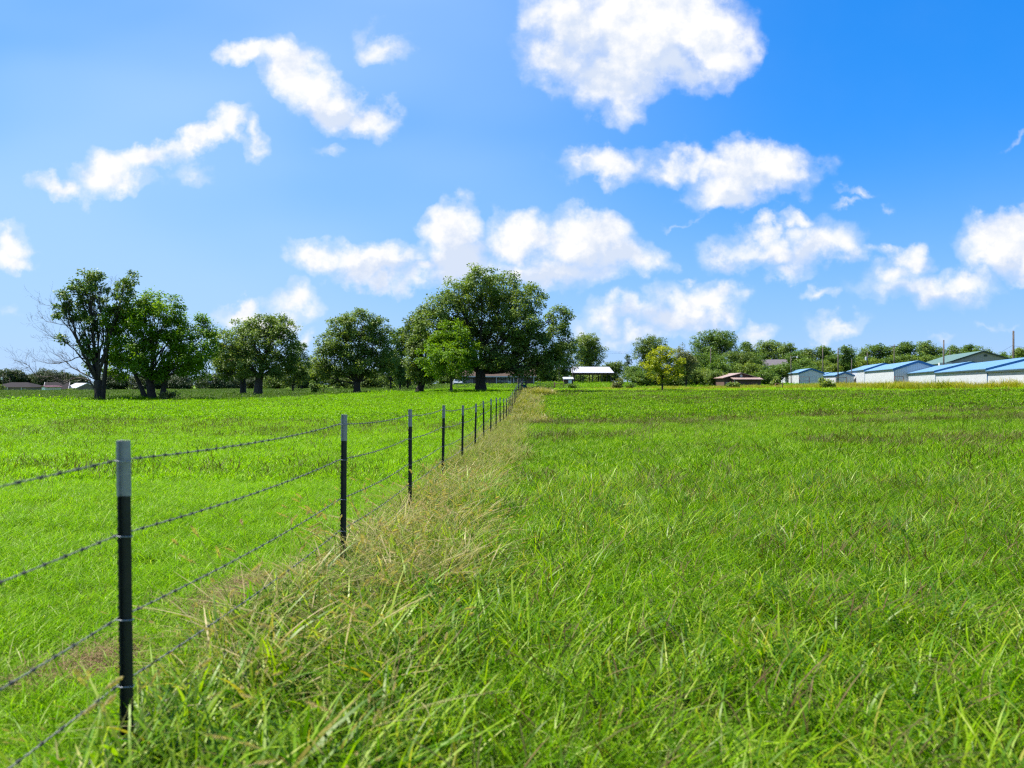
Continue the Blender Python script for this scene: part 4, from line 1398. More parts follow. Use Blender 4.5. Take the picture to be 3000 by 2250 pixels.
# ---- trees that fill the distance: (centre px, top py, half width px, base py, distance, leaf, label, name)
BACK = [
    (1722, 976, 52, 1120, 255, 'leaf_light', 'tall pale green tree rising behind the open hay shed roof', 'tall'),
    (1655, 1005, 36, 1122, 212, 'leaf_dark', 'dark tree with pale trunks behind the metal gate', 'tall'),
    (1600, 1035, 34, 1122, 225, 'leaf_dark', 'shaded tree standing just right of the brick farmhouse', 'tall'),
    (1560, 1040, 34, 1115, 240, 'leaf_mid', 'tree rising behind the right end of the brick farmhouse', 'tall'),
    (1838, 1038, 20, 1100, 290, 'leaf_blue', 'small blue-green cedar poking up right of the hay shed', 'cone'),
    (1905, 981, 50, 1122, 190, 'leaf_dark', 'dark leafy tree directly behind the yellow tree', 'tall'),
    (1790, 1058, 30, 1120, 235, 'leaf_dark', 'dark bushy tree touching the right end of the hay shed', 'bush'),
    (1855, 1070, 32, 1122, 215, 'leaf_mid', 'green bushy tree between hay shed and yellow tree', 'bush'),
    (1740, 1080, 44, 1125, 262, 'leaf_mid', 'low green thicket seen through the open hay shed', 'bush'),
    (2010, 1003, 40, 1122, 165, 'leaf_olive', 'soft olive willow-like tree right of the yellow tree', 'willow'),
    (2092, 964, 62, 1110, 270, 'leaf_mid', 'highest dome-shaped tree above the tree line', 'tall'),
    (2060, 1035, 48, 1118, 225, 'leaf_mid', 'rounded green tree below the highest domed tree', 'bush'),
    (2040, 1078, 36, 1122, 180, 'leaf_light', 'pale bush left of the brown barn', 'bush'),
    (2112, 1055, 44, 1122, 195, 'leaf_mid', 'leafy bush rising behind the brown barn peak', 'bush'),
    (2098, 1088, 24, 1122, 172, 'leaf_dark', 'dark shrub against the brown barn window wall', 'bush'),
    (2168, 1028, 46, 1118, 240, 'leaf_dark', 'dark rounded tree above the brown barn', 'bush'),
    (2188, 1001, 34, 1100, 300, 'leaf_mid', 'distant tree top left of the grey-roofed white house', 'tall'),
    (2250, 995, 46, 1100, 305, 'leaf_oak', 'distant tree right above the grey roof of the white house', 'tall'),
    (2306, 1004, 30, 1100, 300, 'leaf_oak', 'distant tree above the right end of the grey roof', 'tall'),
    (2195, 1062, 34, 1120, 200, 'leaf_light', 'bright bush just left of the white house gable', 'bush'),
    (2238, 1085, 30, 1120, 178, 'leaf_mid', 'bush below the white house and right of the brown barn', 'bush'),
    (2285, 1062, 38, 1120, 205, 'leaf_mid', 'bush covering the right wall of the white house', 'bush'),
    (2345, 1050, 36, 1115, 245, 'leaf_mid', 'green tree behind the peak of the farthest storage row', 'bush'),
    (2362, 1018, 34, 1100, 310, 'leaf_dark', 'dark far tree top left of two tall poles', 'tall'),
    (2418, 1013, 36, 1100, 310, 'leaf_mid', 'far tree top between two tall utility poles', 'tall'),
    (2400, 1058, 34, 1110, 250, 'leaf_light', 'pale green bush at the foot of the tall bare poles', 'bush'),
    (2482, 1010, 30, 1100, 240, 'leaf_mid', 'pointed deep green tree behind the second storage row', 'tall'),
    (2440, 1068, 26, 1110, 240, 'leaf_light', 'low bush behind the small middle storage roof', 'bush'),
    (2530, 1022, 30, 1100, 320, 'leaf_oak', 'far tree top behind the pole with grey transformer', 'tall'),
    (2572, 1006, 34, 1100, 320, 'leaf_mid', 'far tree top right of the transformer pole', 'tall'),
    (2612, 1012, 26, 1100, 320, 'leaf_oak', 'far tree top left of the crossarm pole', 'tall'),
    (2656, 999, 36, 1100, 315, 'leaf_mid', 'high far tree above the storage gable peak', 'tall'),
    (2706, 998, 36, 1100, 320, 'leaf_oak', 'high far tree left of the tallest middle pole', 'tall'),
    (2744, 1012, 24, 1100, 320, 'leaf_oak', 'far tree close left of the tallest middle pole', 'tall'),
    (2592, 1044, 36, 1105, 265, 'leaf_mid', 'green bushy tree above the second storage row roof', 'bush'),
    (2545, 1050, 30, 1105, 265, 'leaf_light', 'pale bushy tree under the transformer pole', 'bush'),
    (2648, 1040, 34, 1105, 270, 'leaf_oak', 'bushy tree just above the storage gable', 'bush'),
    (2710, 1044, 32, 1105, 270, 'leaf_mid', 'round bush left of the green metal roof', 'bush'),
    (2792, 1012, 28, 1100, 310, 'leaf_oak', 'far tree right of the tallest middle pole', 'tall'),
    (2836, 1005, 30, 1100, 315, 'leaf_mid', 'far tree over the green metal roof middle', 'tall'),
    (2864, 1014, 22, 1100, 310, 'leaf_oak', 'far tree left of the green roof peak', 'tall'),
    (2893, 1020, 16, 1100, 330, 'leaf_dark', 'small far tree right behind the green roof peak', 'tall'),
    (2934, 1030, 24, 1100, 300, 'leaf_mid', 'far tree right of the green roof peak', 'tall'),
    (2984, 1018, 34, 1100, 280, 'leaf_light', 'tree behind the rightmost utility pole', 'tall'),
    (3040, 1012, 40, 1100, 280, 'leaf_mid', 'tree cut by the right edge of the picture', 'tall'),
    (1588, 1076, 34, 1125, 232, 'leaf_dark', 'shaded thicket just right of the farmhouse corner', 'bush'),
    (1628, 1084, 32, 1125, 234, 'leaf_mid', 'thicket between farmhouse and tiny brown hut', 'bush'),
    (1545, 1072, 34, 1125, 250, 'leaf_dark', 'thicket behind the right windows of the farmhouse', 'bush'),
    (1770, 1088, 40, 1125, 238, 'leaf_light', 'pale thicket behind the right posts of the hay shed', 'bush'),
    (1690, 1090, 34, 1125, 240, 'leaf_mid', 'thicket behind the left posts of the hay shed', 'bush'),
    (1895, 1085, 40, 1124, 178, 'leaf_mid', 'undergrowth left of the yellow tree trunk', 'bush'),
    (1965, 1090, 40, 1124, 175, 'leaf_dark', 'undergrowth right of the yellow tree trunk', 'bush'),
    (2025, 1050, 40, 1122, 200, 'leaf_mid', 'green tree between the willow-like tree and the domed tree', 'bush'),
    (2075, 1085, 36, 1122, 185, 'leaf_mid', 'undergrowth below the pole left of the brown barn', 'bush'),
    (2140, 1072, 40, 1120, 205, 'leaf_light', 'light green bush behind the brown barn ridge', 'bush'),
    (2215, 1035, 36, 1115, 260, 'leaf_mid', 'tree just left of the grey-roofed white house', 'bush'),
    (2330, 1030, 36, 1110, 280, 'leaf_mid', 'tree right of the grey-roofed white house', 'bush'),
    (2375, 1075, 34, 1112, 235, 'leaf_mid', 'bush behind the gable of the farthest storage building', 'bush'),
    (2455, 1040, 36, 1108, 270, 'leaf_mid', 'tree filling the gap behind the bare right pole', 'bush'),
    (2510, 1045, 34, 1106, 270, 'leaf_mid', 'tree behind the short pale pole', 'bush'),
    (2620, 1048, 34, 1105, 268, 'leaf_mid', 'tree at the foot of the crossarm pole', 'bush'),
    (2680, 1042, 34, 1105, 272, 'leaf_light', 'pale tree behind the storage gable peak', 'bush'),
    (2745, 1040, 34, 1105, 280, 'leaf_mid', 'tree behind the tallest middle pole', 'bush'),
    (2815, 1030, 34, 1105, 290, 'leaf_mid', 'tree behind the left half of the green roof', 'bush'),
    (2960, 1045, 34, 1105, 270, 'leaf_mid', 'tree between green roof and rightmost pole', 'bush'),
    # left distance
    (-20, 1083, 46, 1142, 330, 'leaf_far', 'dark far tree cut by the left edge of the picture', 'tall'),
    (38, 1081, 40, 1142, 330, 'leaf_far', 'dark far tree above the brown hip-roofed house', 'tall'),
    (92, 1094, 34, 1142, 335, 'leaf_far', 'lower dark far tree between the two leftmost houses', 'tall'),
    (138, 1082, 38, 1142, 330, 'leaf_far', 'dark far tree above the white shed', 'tall'),
    (182, 1089, 28, 1142, 330, 'leaf_far', 'dark far tree above the grey gable house', 'tall'),
    (226, 1098, 34, 1142, 330, 'leaf_far', 'dark far tree above the pale metal roof', 'tall'),
    (330, 1090, 56, 1142, 340, 'leaf_far', 'dark far tree seen between the half-dead tree and the walnut', 'tall'),
    (420, 1092, 60, 1142, 340, 'leaf_far', 'dark far tree behind the walnut trunks', 'tall'),
    (520, 1095, 56, 1142, 345, 'leaf_far', 'dark far tree behind the walnut drooping branches', 'tall'),
    (640, 1092, 44, 1140, 300, 'leaf_far', 'dark far tree behind the shaded black trunk', 'bush'),
    (590, 1102, 22, 1141, 310, 'leaf_far', 'thin far tree with gaps of sky beside the walnut', 'tall'),
    (705, 1096, 40, 1140, 310, 'leaf_far', 'far dark tree seen between the black and grey oak trunks', 'bush'),
    (770, 1094, 40, 1140, 305, 'leaf_far', 'far dark tree right of the grey forked trunk', 'bush'),
    (900, 1090, 44, 1138, 290, 'leaf_far', 'far dark tree low in the gap between the meadow oaks', 'bush'),
    (1030, 1092, 46, 1138, 285, 'leaf_far', 'far dark tree behind the round oak trunk', 'bush'),
    (1125, 1090, 46, 1136, 280, 'leaf_far', 'far dark tree right of the round oak trunk', 'bush'),
    (1215, 1086, 46, 1134, 275, 'leaf_far', 'far dark tree behind the leaning oak trunk', 'bush'),
    (815, 1085, 44, 1136, 230, 'leaf_dark', 'dark tree behind the wide grey-trunked oak', 'bush'),
    (884, 998, 34, 1140, 190, 'leaf_mid', 'tree standing in the gap between the two meadow oaks', 'tall'),
    (858, 1062, 34, 1142, 170, 'leaf_dark', 'dark low tree with short trunk in the oak gap', 'bush'),
    (925, 1060, 40, 1138, 215, 'leaf_dark', 'black-green tree filling the gap left of the round oak', 'bush'),
    (990, 1078, 46, 1140, 190, 'leaf_dark', 'dark tree behind the round oak left side', 'bush'),
    (1075, 1080, 48, 1140, 190, 'leaf_dark', 'dark tree behind the round oak right side', 'bush'),
    (1172, 956, 38, 1140, 135, 'leaf_mid', 'leafy tree filling the gap right of the round oak', 'tall'),
    (1145, 1040, 40, 1141, 150, 'leaf_dark', 'dark tree low beside the round oak on its right', 'bush'),
    (1195, 1050, 34, 1142, 142, 'leaf_dark', 'dark tree left of the leaning oak trunk', 'bush'),
    (1300, 1075, 50, 1124, 245, 'leaf_dark', 'dark tree behind the silver car', 'bush'),
    (1390, 1050, 60, 1118, 260, 'leaf_mid', 'tree behind the farmhouse left wing', 'tall'),
    (1480, 1045, 60, 1118, 265, 'leaf_mid', 'tree behind the farmhouse roof middle', 'tall'),
]


def back_tree(k, row):
    cx, top, hw, base_py, d, leaf, label, kind = row
    hw *= 1.22 if kind == 'bush' else 1.08
    r = np.random.default_rng(1000 + k)
    h = base_py - top
    lobes = []
    if kind == 'tall':
        for i in range(15):
            t = (i + r.random()) / 15
            hh = top + h * (.10 + .74 * t)
            wd = hw * (.55 + .45 * math.sin(math.pi * min(1, .25 + t * .75)))
            rr = hw * r.uniform(.42, .60)
            lobes.append((cx + r.uniform(-1, 1) * (wd - rr * .8), max(hh, top + rr * .85), rr, rr * .85))
        lobes.append((cx + r.uniform(-.15, .15) * hw, top + hw * .36, hw * .45, hw * .36))
    elif kind == 'willow':
        for i in range(12):
            t = r.random()
            rr = hw * r.uniform(.34, .5)
            lobes.append((cx + r.uniform(-1, 1) * (hw - rr) * (.6 + .4 * t), top + rr * 1.6 + (h * .62) * t, rr, rr * 1.6))
    elif kind == 'cone':
        for i in range(7):
            t = i / 6
            rr = hw * (.25 + .6 * t)
            lobes.append((cx + r.normal(0, 1.5), top + hw * .3 + h * .7 * t, rr, rr * .75))
    else:
        for i in range(10):
            t = r.random()
            rr = hw * r.uniform(.45, .65)
            lobes.append((cx + r.uniform(-1, 1) * (hw - rr * .7), max(top + rr * .8, top + (h * .78) * t), rr, rr * .85))
    m = d / FPX
    size = max(.32, m * 3.9)
    leafy = {'willow': .42}.get(kind, .55)
    tree('tree' if kind in ('tall', 'willow', 'cone') else 'bushy_tree', label, cx, base_py, d, lobes, max(.12, hw * m * .07), max(1.0, h * m * .25), leaf,
         leaf_size=size, dens=2.3 / max(.5, (d / 190) ** 1.5), n_per=29, spread=size * 2.1, seed=1000 + k, group='trees filling the distance', limbs=True,
         twigs=1, shell=.35, aspect=leafy, droop=.9 if kind == 'willow' else .2)


for _k, _row in enumerate(BACK):
    back_tree(_k, _row)


# ---- shrubs that stand in the weeds
def shrub(k, px, top, hw, base_py, d, leaf, label):
    r = np.random.default_rng(3000 + k)
    h = base_py - top
    lobes = [(px + r.uniform(-1, 1) * hw * .6, top + h * (.25 + .6 * r.random()), hw * r.uniform(.35, .6), h * r.uniform(.25, .38)) for _ in range(6)]
    tree('shrub', label, px, base_py, d, lobes, .05, .35, leaf, leaf_size=.26, dens=6, n_per=34, spread=.42, seed=3000 + k,
         group='shrubs in the weeds', limbs=True, twigs=2, cat='shrub')


for _k, _s in enumerate([
        (1676, 1124, 11, 1144, 128, 'leaf_mid', 'small round shrub right of the metal gate'),
        (1645, 1134, 11, 1145, 126, 'leaf_mid', 'low shrub under the pipe frame beside the gate'),
        (1815, 1106, 26, 1138, 135, 'leaf_olive', 'grey-green shrub in front of the hay shed end'),
        (1848, 1112, 16, 1138, 132, 'leaf_mid', 'green shrub left of the yellow tree'),
        (2424, 1103, 22, 1140, 98, 'leaf_light', 'tall leafy shrub in front of the middle storage row'),
        (2272, 1102, 12, 1128, 130, 'leaf_light', 'shrub against the farthest storage wall'),
        (2150, 1118, 18, 1138, 115, 'leaf_light', 'low shrub in the weeds before the brown barn'),
        (925, 1108, 14, 1148, 118, 'leaf_mid', 'sapling between two stakes left of the round oak'),
        (490, 1148, 30, 1172, 82, 'leaf_olive', 'brownish twiggy shrub beside the walnut trunks'),
        (206, 1136, 12, 1143, 225, 'leaf_dark', 'dark bush by the pale metal-roofed house'),
        (-8, 1122, 22, 1145, 222, 'leaf_dark', 'dark bush at the left edge before the hip-roofed house')]):
    shrub(_k, *_s)


# ------------------------------------------------------------------ buildings
def window(parent, w, h, loc, rz=0.0, rows=1, cols=2, depth=.06):
    """framed window: a part with its pane and bars as sub-parts; local x along the wall, -y outwards"""
    f = MB()
    t = .07
    f.box(-w / 2 - t, w / 2 + t, -depth, .02, h, h + t).box(-w / 2 - t, w / 2 + t, -depth - .02, .02, -t, 0)
    f.box(-w / 2 - t, -w / 2, -depth, .018, .0005, h - .0005).box(w / 2, w / 2 + t, -depth, .018, .0005, h - .0005)
    o = f.build('window', M['white_paint'], parent)
    o.location = loc
    o.rotation_euler = (0, 0, rz)
    MB().box(-w / 2 + .001, w / 2 - .001, -.012, .0, .001, h - .001).build('pane', M['glass'], o)
    b = MB()
    for c in range(1, cols):
        x = -w / 2 + w * c / cols
        b.box(x - .03, x + .03, -.04, -.014, .002, h - .002)
    for k in range(1, rows):
        z = h * k / rows
        b.box(-w / 2 + .002, w / 2 - .002, -.036, -.013, z - .022, z + .022)
    if b.v:
        b.build('glazing_bar', M['white_paint'], o)
    return o


def slab(m, a, b, c, d, t=.12):
    """thick roof sheet from four corner points (counter-clockwise from above)"""
    n = len(m.v)
    m.v += [tuple(Vector(p)) for p in (a, b, c, d)] + [tuple(Vector(p) - Vector((0, 0, t))) for p in (a, b, c, d)]
    m.f += [tuple(n + i for i in q) for q in ((0, 1, 2, 3), (7, 6, 5, 4), (0, 4, 5, 1), (1, 5, 6, 2), (2, 6, 7, 3), (3, 7, 4, 0))]


def storage_row(label, F, N, secs, w, rise):
    """long stepped storage building. F far / N near wall corners (x, y); local x runs from near to far along the wall, local -y ... +y across.
    secs: (t0, t1, eave z) along near->far"""
    n, f = Vector((N[0], N[1], 0)), Vector((F[0], F[1], 0))
    L = (f - n).length
    ang = math.atan2(f.y - n.y, f.x - n.x)
    zb = min(gz(*N), gz(*F)) - .3
    root = thing('storage_building', label, 'storage building', (n.x, n.y, zb), ang, 'white storage buildings with blue metal roofs')
    # local: wall faces +y (to the left of the run), body spans y in [-w, 0]
    for i, (t0, t1, ez) in enumerate(secs):
        a, b, h = t0 * L, t1 * L, ez - zb
        if i:
            a += .004
        wm = MB().box(a, b, -w, 0, -.6, h)
        wm.build('wall', M['white_sheet'], root)
        g = MB().prism([(-w + .002, h + .001), (-.002, h + .001), (-w / 2, h + rise - .02)], 'x', a + .006, b - .006)
        g.build('gable', M['gable_sheet'], root)
        # siding on the near end
        MB().box(a - .035, a - .0015, -w + .05, -.05, -.55, h + .0).build('end_wall', M['gable_sheet'], root)
        gm = MB().prism([(-w + .05, h + .001), (-.05, h + .001), (-w / 2, h + rise - .06)], 'x', a - .034, a - .0012)
        gm.build('end_gable', M['gable_sheet'], root)
        ov = .22
        sl = rise / (w / 2)
        r1, r2 = MB(), MB()
        zt = h + .16
        slab(r1, (a - .18, ov, zt - ov * sl), (a - .18, -w / 2, zt + rise), (b + .1, -w / 2, zt + rise), (b + .1, ov, zt - ov * sl), .08)
        slab(r2, (b + .1, -w - ov, zt - ov * sl), (b + .1, -w / 2 - .001, zt + rise), (a - .18, -w / 2 - .001, zt + rise), (a - .18, -w - ov, zt - ov * sl), .08)
        r1.build('roof', M['blue_roof'], root)
        r2.build('roof', M['blue_roof'], root)
        # dark blue rake trim on the near end and corner trim
        tr = MB()
        hh = .42
        for s, y0 in ((1, ov + .01), (-1, -w - ov - .01)):
            yy = [y0, -w / 2]
            z0, z1 = zt - ov * sl + .02, zt + rise + .02
            tr.v += [(a - .20, yy[0], z0), (a - .20, yy[1], z1), (a - .20, yy[1], z1 - hh), (a - .20, yy[0], z0 - hh),
                     (a - .185, yy[0], z0), (a - .185, yy[1], z1), (a - .185, yy[1], z1 - hh), (a - .185, yy[0], z0 - hh)]
            k = len(tr.v) - 8
            tr.f += [(k, k + 1, k + 2, k + 3), (k + 7, k + 6, k + 5, k + 4), (k, k + 4, k + 5, k + 1), (k + 3, k + 2, k + 6, k + 7), (k, k + 3, k + 7, k + 4)]
        tr.build('rake_trim', M['blue_trim'], root)
        MB().box(a - .06, a + .14, .0015, .05, -.5, h - .05).build('corner_trim', M['blue_trim'], root)
        MB().box(a + .15, b - .01, .13, .20, zt - .30, zt - .14).build('eave_trim', M['dark_trim'], root)
    return root


storage_row('white storage building with blue roof farthest off, right of the brown barn', (78.3, 242), (66.7, 185), [(0, .5, 4.18), (.5, 1, 4.30)], 5.3, .95)
storage_row('small low white storage building between the farthest and the gabled one', (84.0, 226), (77.3, 190), [(0, .45, 3.64), (.45, 1, 3.80)], 4.0, .7)
storage_row('white storage building with large pale gable end and blue roof, second from right', (85.8, 204), (69.6, 145), [(0, .54, 4.33), (.54, 1, 4.72)], 8.0, 1.38)
storage_row('nearest white storage building with stepped blue roof running out of the picture right', (73.8, 150), (42.6, 60), [(0, .30, 2.96), (.30, .64, 3.19), (.64, 1, 3.46)], 9.0, 1.25)


def green_barn():
    d = 205
    p = at(2771, 1075, d)
    zb = gz(p.x, d)
    root = thing('metal_warehouse', 'large beige metal building with green roof behind the storage buildings', 'warehouse', (p.x, d, zb), math.radians(75))
    w, L = 17.2, 34.0
    eave, rise = at(2771, 1064, d).z - zb, at(2891, 1030, d).z - at(2771, 1064, d).z
    MB().box(0, L, -w, 0, -1, eave).build('wall', M['beige_sheet'], root)
    MB().prism([(-w + .002, eave + .001), (-.002, eave + .001), (-w / 2, eave + rise - .02)], 'x', .004, L - .004).build('gable', M['beige_sheet'], root)
    r1, r2 = MB(), MB()
    sl = rise / (w / 2)
    zt = eave + .16
    slab(r1, (-.4, .4, zt - .4 * sl), (-.4, -w / 2, zt + rise), (L, -w / 2, zt + rise), (L, .4, zt - .4 * sl), .1)
    slab(r2, (L, -w - .4, zt - .4 * sl), (L, -w / 2 - .001, zt + rise), (-.4, -w / 2 - .001, zt + rise), (-.4, -w - .4, zt - .4 * sl), .1)
    r1.build('roof', M['green_roof'], root)
    r2.build('roof', M['green_roof'], root)
    for s, y0 in ((1, .42), (-1, -w - .42)):
        t = MB()
        slab(t, (-.46, y0, zt - .4 * sl + .03), (-.46, -w / 2, zt + rise + .03), (-.41, -w / 2, zt + rise + .03), (-.41, y0, zt - .4 * sl + .03), .38)
        t.build('rake_trim', M['dark_trim'], root)
    MB().box(-.06, -.002, -w / 2 - .9, -w / 2 - .1, eave + rise - 1.35, eave + rise - .85).build('vent', M['dark_trim'], root)
    # low entrance gable in front
    ew, eh, er, ex = 7.0, eave - 1.0, 1.3, 3.5
    MB().box(-ex, -.01, -w * .5, -w * .5 + ew, -1, eh).build('porch_wall', M['beige_sheet'], root)
    MB().prism([(-w * .5 + .002, eh + .001), (-w * .5 + ew - .002, eh + .001), (-w * .5 + ew / 2, eh + er)], 'x', -ex + .002, -.012).build('porch_gable', M['beige_sheet'], root)
    pr = MB()
    yb = -w * .5
    slab(pr, (-ex - .3, yb + ew + .3, eh + .05), (-ex - .3, yb + ew / 2, eh + er + .12), (-.02, yb + ew / 2, eh + er + .12), (-.02, yb + ew + .3, eh + .05), .1)
    slab(pr, (-.02, yb - .3, eh + .05), (-.02, yb + ew / 2 - .001, eh + er + .12), (-ex - .3, yb + ew / 2 - .001, eh + er + .12), (-ex - .3, yb - .3, eh + .05), .1)
    pr.build('porch_roof', M['green_roof'], root)
    MB().box(-1.5, -.02, yb + ew + .5, yb + ew + 3.4, eave - 1.2, eave + .1).build('white_box_wall', M['white_paint'], root)


green_barn()


def brown_barn():
    d = 165
    m = d / FPX
    bx = (2171 - 1500) * m
    zb = gz(bx, d) - .15
    root = thing('brown_barn', 'low brown wooden barn with faded tan roof and round white vent', 'barn', (bx, d, zb), math.radians(2))
    w = 108 * m
    h, rise = at(0, 1107, d).z - zb, 13.5 * m
    D = 8.0
    MB().box(-w / 2 + .3, w / 2 - .3, 0, D, -.6, h).build('wall', M['brown_board'], root)
    MB().prism([(-w / 2 + .3, h + .001), (w / 2 - .3, h + .001), (0, h + rise - .05)], 'y', .002, D).build('gable', M['brown_board'], root)
    for s in (-1, 1):
        r1 = MB()
        a, b = (s * (w / 2 + .1), -.5), (0, D + .3)
        if s < 0:
            slab(r1, (a[0], -.5, h + .02), (-.0005, -.5, h + rise + .1), (-.0005, D + .3, h + rise + .1), (a[0], D + .3, h + .02), .12)
        else:
            slab(r1, (0, -.5, h + rise + .1), (a[0], -.5, h + .02), (a[0], D + .3, h + .02), (0, D + .3, h + rise + .1), .12)
        r1.build('roof', M['pink_roof'], root)
    # lean-to along the front right
    x0, x1 = -w / 2 + w * .19, w / 2
    MB().box(x0 + .35, x1 - .35, -2.0, -.01, -.6, h - .42).build('lean_to_wall', M['brown_board'], root)
    pr = MB()
    slab(pr, (x0, -2.6, h - .30), (x1, -2.6, h - .30), (x1, -.004, h + .16), (x0, -.004, h + .16), .1)
    pr.build('lean_to_roof', M['pink_roof'], root)
    v = MB()
    n = 20
    c = (0.0, -.06, h + rise * .46)
    v.tube([(c[0], -.10, c[2]), (c[0], .0, c[2])], .27, n)
    v.build('round_vent', M['white_paint'], root)
    MB().box(x0 + .32, x0 + .47, -2.03, -1.90, -.5, h - .45).build('corner_post', M['steel'], root)
    window(root, .75, .6, (-w / 2 + 1.05, -.01, h - 1.55), 0, 1, 2)


brown_barn()


def white_house():
    d = 275
    m = d / FPX
    bx = (2267 - 1500) * m
    zb = gz(bx, d)
    root = thing('white_house', 'white two-storey house with dark grey roof half hidden by bushes', 'house', (bx, d, zb), math.radians(-8))
    w, D = 84 * m, 7.0
    h, rise = at(0, 1070, d).z - zb, 17 * m
    MB().box(-w / 2 + .3, w / 2 - .3, 0, D, -.5, h).build('wall', M['white_paint'], root)
    MB().prism([(.002, h + .001), (D - .002, h + .001), (D / 2, h + rise - .05)], 'x', -w / 2 + .3, w / 2 - .3).build('gable', M['white_paint'], root)
    r1, r2 = MB(), MB()
    slab(r1, (-w / 2, -.4, h - .1), (w / 2, -.4, h - .1), (w / 2, D / 2, h + rise + .1), (-w / 2, D / 2, h + rise + .1), .14)
    slab(r2, (-w / 2, D / 2 + .001, h + rise + .1), (w / 2, D / 2 + .001, h + rise + .1), (w / 2, D + .4, h - .1), (-w / 2, D + .4, h - .1), .14)
    r1.build('roof', M['shingle_grey'], root)
    r2.build('roof', M['shingle_grey'], root)
    t = MB()
    slab(t, (-w / 2 - .06, -.5, h - .06), (-w / 2 - .005, -.5, h - .06), (-w / 2 - .005, D / 2, h + rise + .14), (-w / 2 - .06, D / 2, h + rise + .14), .3)
    t.build('rake_trim', M['white_paint'], root)
    for x in (-w * .25, w * .22):
        window(root, 1.0, 1.4, (x, -.01, h - 2.0))
    MB().box(-.1, .1, D / 2 - .1, D / 2 + .1, h + rise, h + rise + .7).build('roof_vent', M['steel'], root)


white_house()


def hay_shed():
    d = 215
    m = d / FPX
    bx = (1736 - 1500) * m
    zb = gz(bx, d)
    root = thing('open_shed', 'open-sided hay shed with long white metal roof on posts', 'shed', (bx, d, zb))
    w = 124 * m
    eave, ridge = at(0, 1092, d).z - zb, at(0, 1073.5, d).z - zb
    D = 9.0
    r1, r2 = MB(), MB()
    slab(r1, (-w / 2, -.3, eave), (w / 2 + .1, -.3, eave), (w / 2 - .7, D / 2, ridge), (-w / 2, D / 2, ridge), .08)
    slab(r2, (-w / 2, D / 2 + .001, ridge), (w / 2 - .7, D / 2 + .001, ridge), (w / 2 + .1, D + .3, eave), (-w / 2, D + .3, eave), .08)
    r1.build('roof', M['white_metal_roof'], root)
    r2.build('roof', M['white_metal_roof'], root)
    MB().box(-w / 2 + .05, w / 2, -.2, -.02, eave - .45, eave - .085).build('eave_beam', M['rust_steel'], root)
    MB().box(-w / 2 + .05, w / 2, D - .02, D + .2, eave - .45, eave - .085).build('eave_beam', M['rust_steel'], root)
    for px in (1683, 1708, 1736, 1763.5, 1790):
        x = (px - 1736) * m
        for y in (0, D):
            MB().box(x - .12, x + .12, y - .12, y + .12, -.3, eave - .455).build('post', M['pole_wood'], root)
    return root


hay_shed()


def well_house():
    d = 186
    m = d / FPX
    bx = (1665 - 1500) * m
    zb = gz(bx, d) - .1
    root = thing('pump_house', 'tiny brown hut with white flat roof and pale door near the gate', 'shed', (bx, d, zb), 0)
    w, h = 27 * m, at(0, 1110, d).z - zb
    MB().box(-w / 2, w / 2, 0, 1.6, -.2, h).build('wall', M['brown_board'], root)
    r = MB()
    slab(r, (-w / 2 - .15, -.35, h - .02), (w / 2 + .15, -.35, h - .02), (w / 2 + .15, 1.8, h + .46), (-w / 2 - .15, 1.8, h + .46), .14)
    r.build('roof', M['white_metal_roof'], root)
    dr = MB().box(.0, .78, -.05, -.004, .05, h - .12).build('door', M['pale_door'], root)
    MB().box(.66, .70, -.09, -.052, h * .45, h * .45 + .1).build('handle', M['steel'], dr)


well_house()


def farmhouse():
    d = 188
    m = d / FPX
    bx = (1460 - 1500) * m
    zb = gz(bx, d)
    root = thing('brick_farmhouse', 'low dark brick farmhouse with tan roof behind the largest oak', 'house', (bx, d, zb))
    X = lambda px: (px - 1460) * m
    h = at(0, 1101.5, d).z - zb
    x0, x1, D = X(1355), X(1566), 9.0
    MB().box(x0, x1, 0, D, -.5, h).build('wall', M['brick'], root)
    r1, r2 = MB(), MB()
    rise = 1.9
    slab(r1, (x0 - .5, -1.3, h - .05), (x1 + .5, -1.3, h - .05), (x1 + .5, D / 2, h + rise), (x0 - .5, D / 2, h + rise), .16)
    slab(r2, (x0 - .5, D / 2 + .001, h + rise), (x1 + .5, D / 2 + .001, h + rise), (x1 + .5, D + .6, h - .05), (x0 - .5, D + .6, h - .05), .16)
    r1.build('roof', M['shingle_tan'], root)
    r2.build('roof', M['shingle_tan'], root)
    MB().prism([(.002, h + .001), (D - .002, h + .001), (D / 2, h + rise - .1)], 'x', x0 + .002, x1 - .002).build('gable', M['brick'], root)
    MB().box(x0 - .5, x1 + .5, -1.36, -1.305, h - .28, h - .04).build('fascia', M['white_paint'], root)
    for px in (1355.5, 1454.5, 1505, 1563.5):
        MB().box(X(px) - .07, X(px) + .07, -1.2, -1.06, -.2, h - .22).build('porch_post', M['white_paint'], root)
    MB().box(X(1456), X(1500), -1.14, -1.09, .95, 1.02).build('porch_rail', M['steel'], root)
    for px, w, hh, rows, cols in ((1364, .85, .95, 2, 1), (1379, .85, .95, 2, 1), (1467.5, .85, 1.05, 3, 1), (1478.5, .85, 1.05, 3, 1), (1511, .75, .85, 2, 1), (1520, .75, .85, 2, 1), (1536.5, .6, .95, 2, 1)):
        window(root, w, hh, (X(px), -.01, h - .35 - hh if px > 1400 else h - 1.75), 0, rows, cols)
    dr = MB().box(X(1487), X(1498), -.10, -.004, .0, 2.12).build('door', M['white_paint'], root)
    MB().box(X(1489.5), X(1495.5), -.112, -.102, 1.05, 1.95).build('door_pane', M['glass'], dr)
    MB().box(X(1501), X(1503.5), -.03, -.004, 1.75, 1.95).build('house_number_plate', M['white_paint'], root)


farmhouse()


